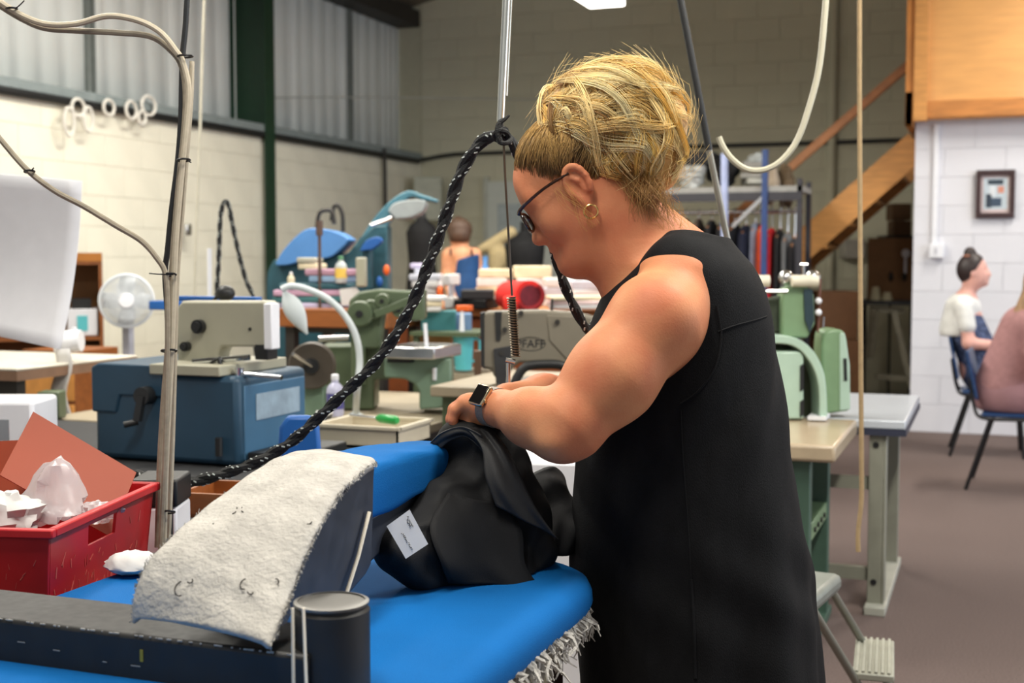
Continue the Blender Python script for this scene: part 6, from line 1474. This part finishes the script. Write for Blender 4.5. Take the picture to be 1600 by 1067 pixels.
q_ = YP(1196, 242, YR - .02).x; MB().b2((q_ - .022, YR - .05, 0), (q_ + .022, YR - .01, hs + .28)).build('blue_post', M('blue_post', (34, 64, 118), .5), rk)
MB().bar((q_, YR - .03, hs - .08), (q_ - .25, YR - .03, hs - .32), .03, .03).build('brace', m_steel2, rk)
one('blue_pole', MB().cyl(P(1132, 240, 9.2), (P(1136, 335, 9.2).x, P(1136, 335, 9.2).y, 0), .026, n=10), M('pale_blue_pole', (150, 162, 196), .4), 'pale blue pole standing before the garment rack', 'pole')
one('folded_bag', vbox(1040, 236, 1125, 266, 10.6, .3), m_gdark, 'dark folded bag beside the rack top next to the blonde hair', 'bag', bevel=.05)
def lump(px, py, z, rad, mat, label, seed, cat='bag'): return crumpled('bag' if cat == 'bag' else 'folded_cloth', P(px, py, z), rad, mat, label, cat, seed)
lump(1082, 274, 10.4, (.13, .15, .10), M('white_poly_bag', (190, 192, 188), .5), 'white plastic bag on the rack shelf nearest the blonde hair', 21)
lump(1128, 266, 10.4, (.15, .16, .14), m_cloth, 'black bag on the rack shelf', 22)
lump(1182, 252, 10.5, (.10, .12, .06), M('pale_bag', (176, 180, 178), .6), 'small pale bag topmost on the rack shelf', 25)
pile(1156, 1196, 288, 254, 10.4, 4, [M('pale_fold', (170, 168, 158), .8), M('grey_fold', (140, 138, 132), .8)], 'pale folded cloth stack on the rack shelf', 'cloth')
lump(1206, 290, 10.35, (.06, .1, .16), M('beige_roll', (170, 154, 136), .8), 'beige bundled cloth hanging over the rack end', 31, 'cloth')
lump(1228, 292, 10.4, (.075, .12, .19), M('brown_blanket', (98, 80, 58), .8), 'brown blanket folded over the rack end', 33, 'cloth')
GA = [(1072, (30, 26, 26), 'black garment hanging at the left end of the rack', 330), (1092, (70, 58, 50), 'dark brown garment hanging on the rack by her back', 330), (1112, (22, 22, 26), 'black jacket hanging third on the rack', 332), (1130, (24, 24, 28), 'black jacket hanging behind the slanted steel rod', 334), (1148, (20, 22, 30), 'dark navy jacket hanging behind her back', 335),
      (1166, (26, 30, 52), 'navy jacket hanging wide beside the white lining', 340), (1181, (140, 148, 168), 'pale lining strip of an open jacket on the rack', 336), (1192, (206, 74, 34), 'orange and red garment hanging on the rack', 338), (1206, (186, 24, 32), 'red garment hanging full length on the rack', 345), (1219, (22, 22, 24), 'black garment hanging right of the red one', 346), (1231, (112, 114, 116), 'grey garment hanging near the right end of the rack', 352), (1242, (48, 48, 52), 'charcoal garment hanging last on the rack', 360)]
for i, (px, col, lb, yt) in enumerate(GA):
    top = YP(px, yt + 12, YR + .2); zt = top.z; t = thing('hanging_garment', lb, 'garment', (top.x, YR + .2, zt - .9), 'garments on the rack')
    mt = M('garment_%d' % i, col, .85, var=.25, scale=12); hw = .035 if i != 5 else .055
    rows = []
    for v, sw, d_ in ((0, .3, .05), (.03, .7, .12), (.08, 1, .19), (.3, .95, .2), (.6, 1.0, .21), (1, 1.05, .22)):
        z_ = zt - .95 * v; rows.append([(top.x + hw * sw * math.cos(a) + .008 * math.sin(5 * a + i), YR + .2 + d_ * math.sin(a), z_) for a in np.linspace(0, 2 * math.pi, 17)])
    MB().grid(rows).build('cloth', mt, t)
    MB().tube([(top.x, YR + .2, zt - .02), (top.x, YR + .2, zt + .03), (top.x + .0, YR + .22, hrail + .03), (top.x, YR + .19, hrail + .02)], .004, 6, sm=3).build('hook', m_steel2, t)
    MB().bar((top.x, YR + .03, zt - .07), (top.x, YR + .2, zt + .0), .012, .02).bar((top.x, YR + .37, zt - .07), (top.x, YR + .2, zt + .0), .012, .02).build('hanger', M('wood_hanger', (186, 130, 88), .6), t)
# framed print, conduit and switch on the white wall
yw = 10.685; fr_ = thing('picture_frame', 'small dark brown framed print on the white block wall', 'picture', YP(1555, 340, yw))
f0, f1 = YP(1524, 341, yw), YP(1587, 265, yw); w_, h_ = f1.x - f0.x, f1.z - f0.z
def fr(u0, v0, u1, v1, y0_, y1_): return MB().b2((f0.x + w_ * u0, yw + y0_, f0.z + h_ * v0), (f0.x + w_ * u1, yw + y1_, f0.z + h_ * v1))
m_frm = M('frame_brown', (56, 34, 36), .4); ew = .13
fr(0, 0, 1, .11, -.03, .01).build('frame_rail', m_frm, fr_, bevel=.004); fr(0, .89, 1, 1, -.03, .01).build('frame_rail', m_frm, fr_, bevel=.004); fr(0, .11, ew, .89, -.03, .01).build('frame_stile', m_frm, fr_, bevel=.004); fr(1 - ew, .11, 1, .89, -.03, .01).build('frame_stile', m_frm, fr_, bevel=.004)
fr(ew, .11, 1 - ew, .89, -.004, .008).build('mount', M('mount', (206, 186, 184), .7), fr_); pt = fr(.19, .18, .81, .84, -.006, -.004).build('print', M('print_paper', (186, 198, 206), .6, var=.1, scale=30), fr_)
for (u0, v0, u1, v1, c_) in ((.30, .70, .70, .80, (48, 60, 72)), (.26, .22, .40, .50, (44, 56, 70)), (.40, .24, .66, .42, (60, 76, 96)), (.36, .46, .50, .66, (214, 218, 222)), (.56, .52, .72, .66, (204, 140, 120))): fr(u0, v0, u1, v1, -.0075, -.006).build('printed_shape', M('ink_%d_%d' % (c_[0], c_[1]), c_, .7), pt)
cA = YP(1464, 186, yw); cB2 = YP(1464, 384, yw)
one('trunking', MB().b2((cA.x - .02, yw - .012, cB2.z), (cA.x + .02, yw + .02, 2.44)), m_white, 'white cable trunking running up the white block wall', 'trunking', bevel=.003)
sw = thing('wall_switch', 'white switch box at the foot of the trunking', 'switch', YP(1464, 402, yw)); a, b = YP(1452, 403, yw), YP(1475, 381, yw)
MB().b2((a.x, yw - .05, a.z), (b.x, yw + .02, b.z)).build('box', m_white, sw, bevel=.006); MB().b2((a.x + .04, yw - .056, a.z + .03), (b.x - .05, yw - .05, b.z - .03)).build('rocker', M('rocker', (196, 196, 204), .4), sw)
# blue stacking chairs
m_bshell = M('navy_shell', (20, 58, 104), .4, var=.06); m_bleg = M('black_tube', (16, 16, 20), .35)
ch = thing('stacking_chair', 'blue plastic stacking chair under the girl in the white top', 'chair', (0, 0, 0), 'blue stacking chairs by the white wall')
S = SDF((-.3, -.3, .38), (.3, .3, .90), .011)
S.box((.02, 0, .45), (.20, .20, .012), None, .011, .005)
bk = np.array((math.cos(R(78)), 0, math.sin(R(78)))); S.box((-.235, 0, .685), (.155, .19, .010), (np.array((-bk[0], 0, bk[2])), np.array((0, 1, 0)), np.array((bk[2], 0, bk[0]))), .010, .005)
S.build('shell', m_bshell, ch, smooth=2)
for sy in (-1, 1):
    MB().tube([(.20, .20 * sy, .43), (.235, .23 * sy, .0)], .012, 10).build('front_leg', m_bleg, ch); MB().tube([(-.12, .20 * sy, .43), (-.25, .23 * sy, .0)], .012, 10).build('rear_leg', m_bleg, ch)
    MB().tube([(.20, .195 * sy, .435), (0, .20 * sy, .43), (-.17, .20 * sy, .435), (-.215, .185 * sy, .50), (-.245, .17 * sy, .66)], .011, 8, sm=4).build('seat_tube', m_bleg, ch)
f1_ = G(1475, 711, 0); ch.location = (f1_.x + .28, f1_.y + .2, 0); ch.rotation_euler = (0, 0, R(2))
f2_ = G(1521, 766, 0); c2 = dup(ch, (f2_.x + .22, f2_.y + .22, 0), R(-4), 'blue plastic stacking chair under the person in the mauve jumper')
# seated girl in the white top
def seated(root, o, skin, rz, head_dz=0, lean=0.0):
    Mx = frame(o, rz); 
    def L(x, y_, z_): return np.array(Mx @ Vector((x, y_, z_)))
    return L
gl_o = Vector((ch.location.x, ch.location.y, 0)); gp = thing('person', 'seated girl with a dark top bun, white top and navy patterned pinafore', 'person', gl_o); L = seated(gp, gl_o, None, R(0))
m_pale = M('skin_pale', (224, 170, 156), .6, sss=.05); lo_ = (gl_o.x - .4, gl_o.y - .4, 0); hi_ = (gl_o.x + .75, gl_o.y + .4, 1.6)
HX = P(1521, 428, 1).normalized() if False else None
def seated_body(L, lo_, hi_, hx, hz, mat, root, arm=.36):
    S = SDF(lo_, hi_, .010)
    S.ell(L(hx, 0, hz), (.092, .074, .112), None, k=.02); S.ell(L(hx + .03, 0, hz - .05), (.06, .055, .07), None, k=.03); S.cap(L(hx + .085, 0, hz + .005), L(hx + .105, 0, hz - .025), .012, .015, k=.02); S.ell(L(hx + .075, 0, hz - .085), (.025, .025, .02), None, k=.02)
    S.cap(L(hx + .088, 0, hz - .055), L(hx + .092, 0, hz - .058), .014, .012, k=.012)
    for sy in (-1, 1):
        S.ell(L(hx - .01, .074 * sy, hz - .01), (.018, .012, .03), None, k=.008); S.ell(L(hx + .082, .03 * sy, hz + .012), (.012, .016, .012), None, k=.01, op='s')
    S.cap(L(hx - .015, 0, hz - .07), L(hx - .05, 0, hz - .19), .048, .056, k=.04); S.cap(L(hx - .06, -.12, hz - .24), L(hx - .06, .12, hz - .24), .058, .058, k=.05)
    S.cap(L(hx - .07, 0, hz - .27), L(-.06, 0, .60), .115, .125, k=.06); S.cap(L(-.06, 0, .60), L(-.02, 0, .56), .13, .13, k=.05)
    for sy in (-1, 1):
        S.chain([L(hx - .06, .15 * sy, hz - .25), L(hx - .02, .185 * sy, hz - .50), L(hx + arm * .6, .13 * sy, hz - .52), L(hx + arm * .75, .11 * sy, hz - .52)], [.05, .042, .032, .028], k=.03)
        hnd = L(hx + arm * .80, .10 * sy, hz - .525)
        for k in range(4): S.cap(hnd + np.array((0, (k - 1.5) * .018, 0)), L(hx + arm * .80 + .06, .10 * sy, hz - .545) + np.array((0, (k - 1.5) * .02, 0)), .010, .008, k=.004)
        S.cap(hnd, L(hx + arm * .80 + .03, .06 * sy, hz - .53), .012, .009, k=.006)
        S.chain([L(.0, .09 * sy, .54), L(.40, .10 * sy, .53), L(.42, .10 * sy, .10), L(.44, .10 * sy, .06)], [.085, .062, .04, .036], k=.03); S.cap(L(.43, .10 * sy, .04), L(.57, .10 * sy, .035), .036, .03, k=.02)
    S.half((0, 0, .004), (0, 0, -1)); return S.build('body', mat, root, smooth=1)
p_ = P(1522, 424, (gl_o - CAM).dot(FW)); hz = p_.z; hx = (p_ - gl_o).x
seated_body(L, lo_, hi_, hx, hz, m_pale, gp)
S = SDF(lo_, hi_, .010); S.cap(L(hx - .06, -.125, hz - .245), L(hx - .06, .125, hz - .245), .066, .066, k=.05); S.cap(L(hx - .07, 0, hz - .27), L(hx - .10, 0, hz - .42), .125, .128, k=.05)
for sy in (-1, 1): S.cap(L(hx - .06, .15 * sy, hz - .25), L(hx - .035, .175 * sy, hz - .38), .062, .060, k=.02)
S.ell(L(hx - .02, 0, hz - .13), (.06, .055, .10), None, k=.005, op='s'); S.half(L(0, 0, hz - .46), (0, 0, -1)); S.build('white_top', M('white_top', (226, 226, 222), .85), gp)
S = SDF(lo_, hi_, .011); S.cap(L(hx - .06, 0, hz - .36), L(-.03, 0, .60), .132, .145, k=.05); S.cap(L(-.03, 0, .58), L(.34, 0, .55), .15, .13, k=.05); S.half(L(hx - .02, 0, hz - .30), np.array((-.75, 0, .66))); S.build('pinafore', M('navy_print', (20, 30, 58), .85, col2=(90, 104, 140), scale=42), gp)
S = SDF(lo_, hi_, .009); S.ell(L(hx - .015, 0, hz + .015), (.105, .085, .118), None, k=.01); S.half(L(hx + .03, 0, hz + .04), np.array((.85, 0, -.52))); S.ell(L(hx - .03, 0, hz + .135), (.042, .042, .04), None, k=.015); S.build('hair', M('dark_hair', (44, 32, 32), .5, var=.3, scale=40), gp)
MB().tube([L(hx - .03 + .04 * math.cos(a), .04 * math.sin(a), hz + .108) for a in np.linspace(0, 6.283, 16, endpoint=False)], .010, 8, closed=True).build('hair_tie', M('tan_scrunchie', (178, 110, 80), .7), gp)
# person in the mauve jumper, partly out of frame
po_ = Vector((c2.location.x, c2.location.y, 0)); pp_ = thing('person', 'person with long blonde hair in a mauve jumper, seated at the right edge', 'person', po_); L = seated(pp_, po_, None, R(0)); lo_ = (po_.x - .45, po_.y - .45, 0); hi_ = (po_.x + .85, po_.y + .45, 1.6)
hx2, hz2 = .15, 1.24; seated_body(L, lo_, hi_, hx2, hz2, M('skin_pale2', (222, 172, 150), .6, sss=.05), pp_)
m_mauve = M('mauve_knit', (168, 124, 124), .9, var=.12, scale=30)
S = SDF(lo_, hi_, .011); S.cap(L(hx2 - .08, -.13, hz2 - .25), L(hx2 - .08, .13, hz2 - .25), .08, .08, k=.05); S.cap(L(hx2 - .10, 0, hz2 - .28), L(-.06, 0, .62), .15, .17, k=.06)
for sy in (-1, 1): S.chain([L(hx2 - .06, .16 * sy, hz2 - .25), L(hx2 - .02, .195 * sy, hz2 - .50), L(hx2 + .2, .14 * sy, hz2 - .52)], [.065, .056, .044], k=.03)
S.ell(L(hx2, 0, hz2 - .12), (.07, .065, .10), None, k=.005, op='s'); S.half(L(0, 0, .56), (0, 0, -1)); S.build('jumper', m_mauve, pp_)
S = SDF(lo_, hi_, .012); S.cap(L(-.08, 0, .57), L(-.02, 0, .55), .165, .16, k=.04); S.cap(L(-.02, -.07, .55), L(.40, -.09, .53), .12, .09, k=.04); S.cap(L(-.02, .07, .55), L(.40, .09, .53), .12, .09, k=.04); S.half((0, 0, .462), (0, 0, -1)); S.build('skirt', M('mauve_skirt', (150, 112, 116), .9), pp_)
S = SDF(lo_, hi_, .010); S.ell(L(hx2 - .015, 0, hz2 + .01), (.105, .09, .12), None, k=.01); S.half(L(hx2 + .03, 0, hz2 + .03), np.array((.9, 0, -.4))); S.chain([L(hx2 - .06, -.03, hz2 - .05), L(hx2 - .13, -.06, hz2 - .22), L(hx2 - .16, -.07, hz2 - .36)], [.06, .055, .03], k=.03); S.build('hair', M('long_blonde', (158, 122, 84), .55, var=.35, scale=50, stretch=(1, 1, .3)), pp_)
for sy in (-1, 1):
    S = SDF(L(.35, .10 * sy - .1, -.01), L(.68, .10 * sy + .1, .13), .006); S.cap(L(.43, .10 * sy, .045), L(.57, .10 * sy, .040), .045, .042, k=.02); S.half((0, 0, 0), (0, 0, -1)); S.build('shoe', M('pink_shoe', (170, 110, 120), .7, col2=(220, 170, 170), scale=60), pp_)
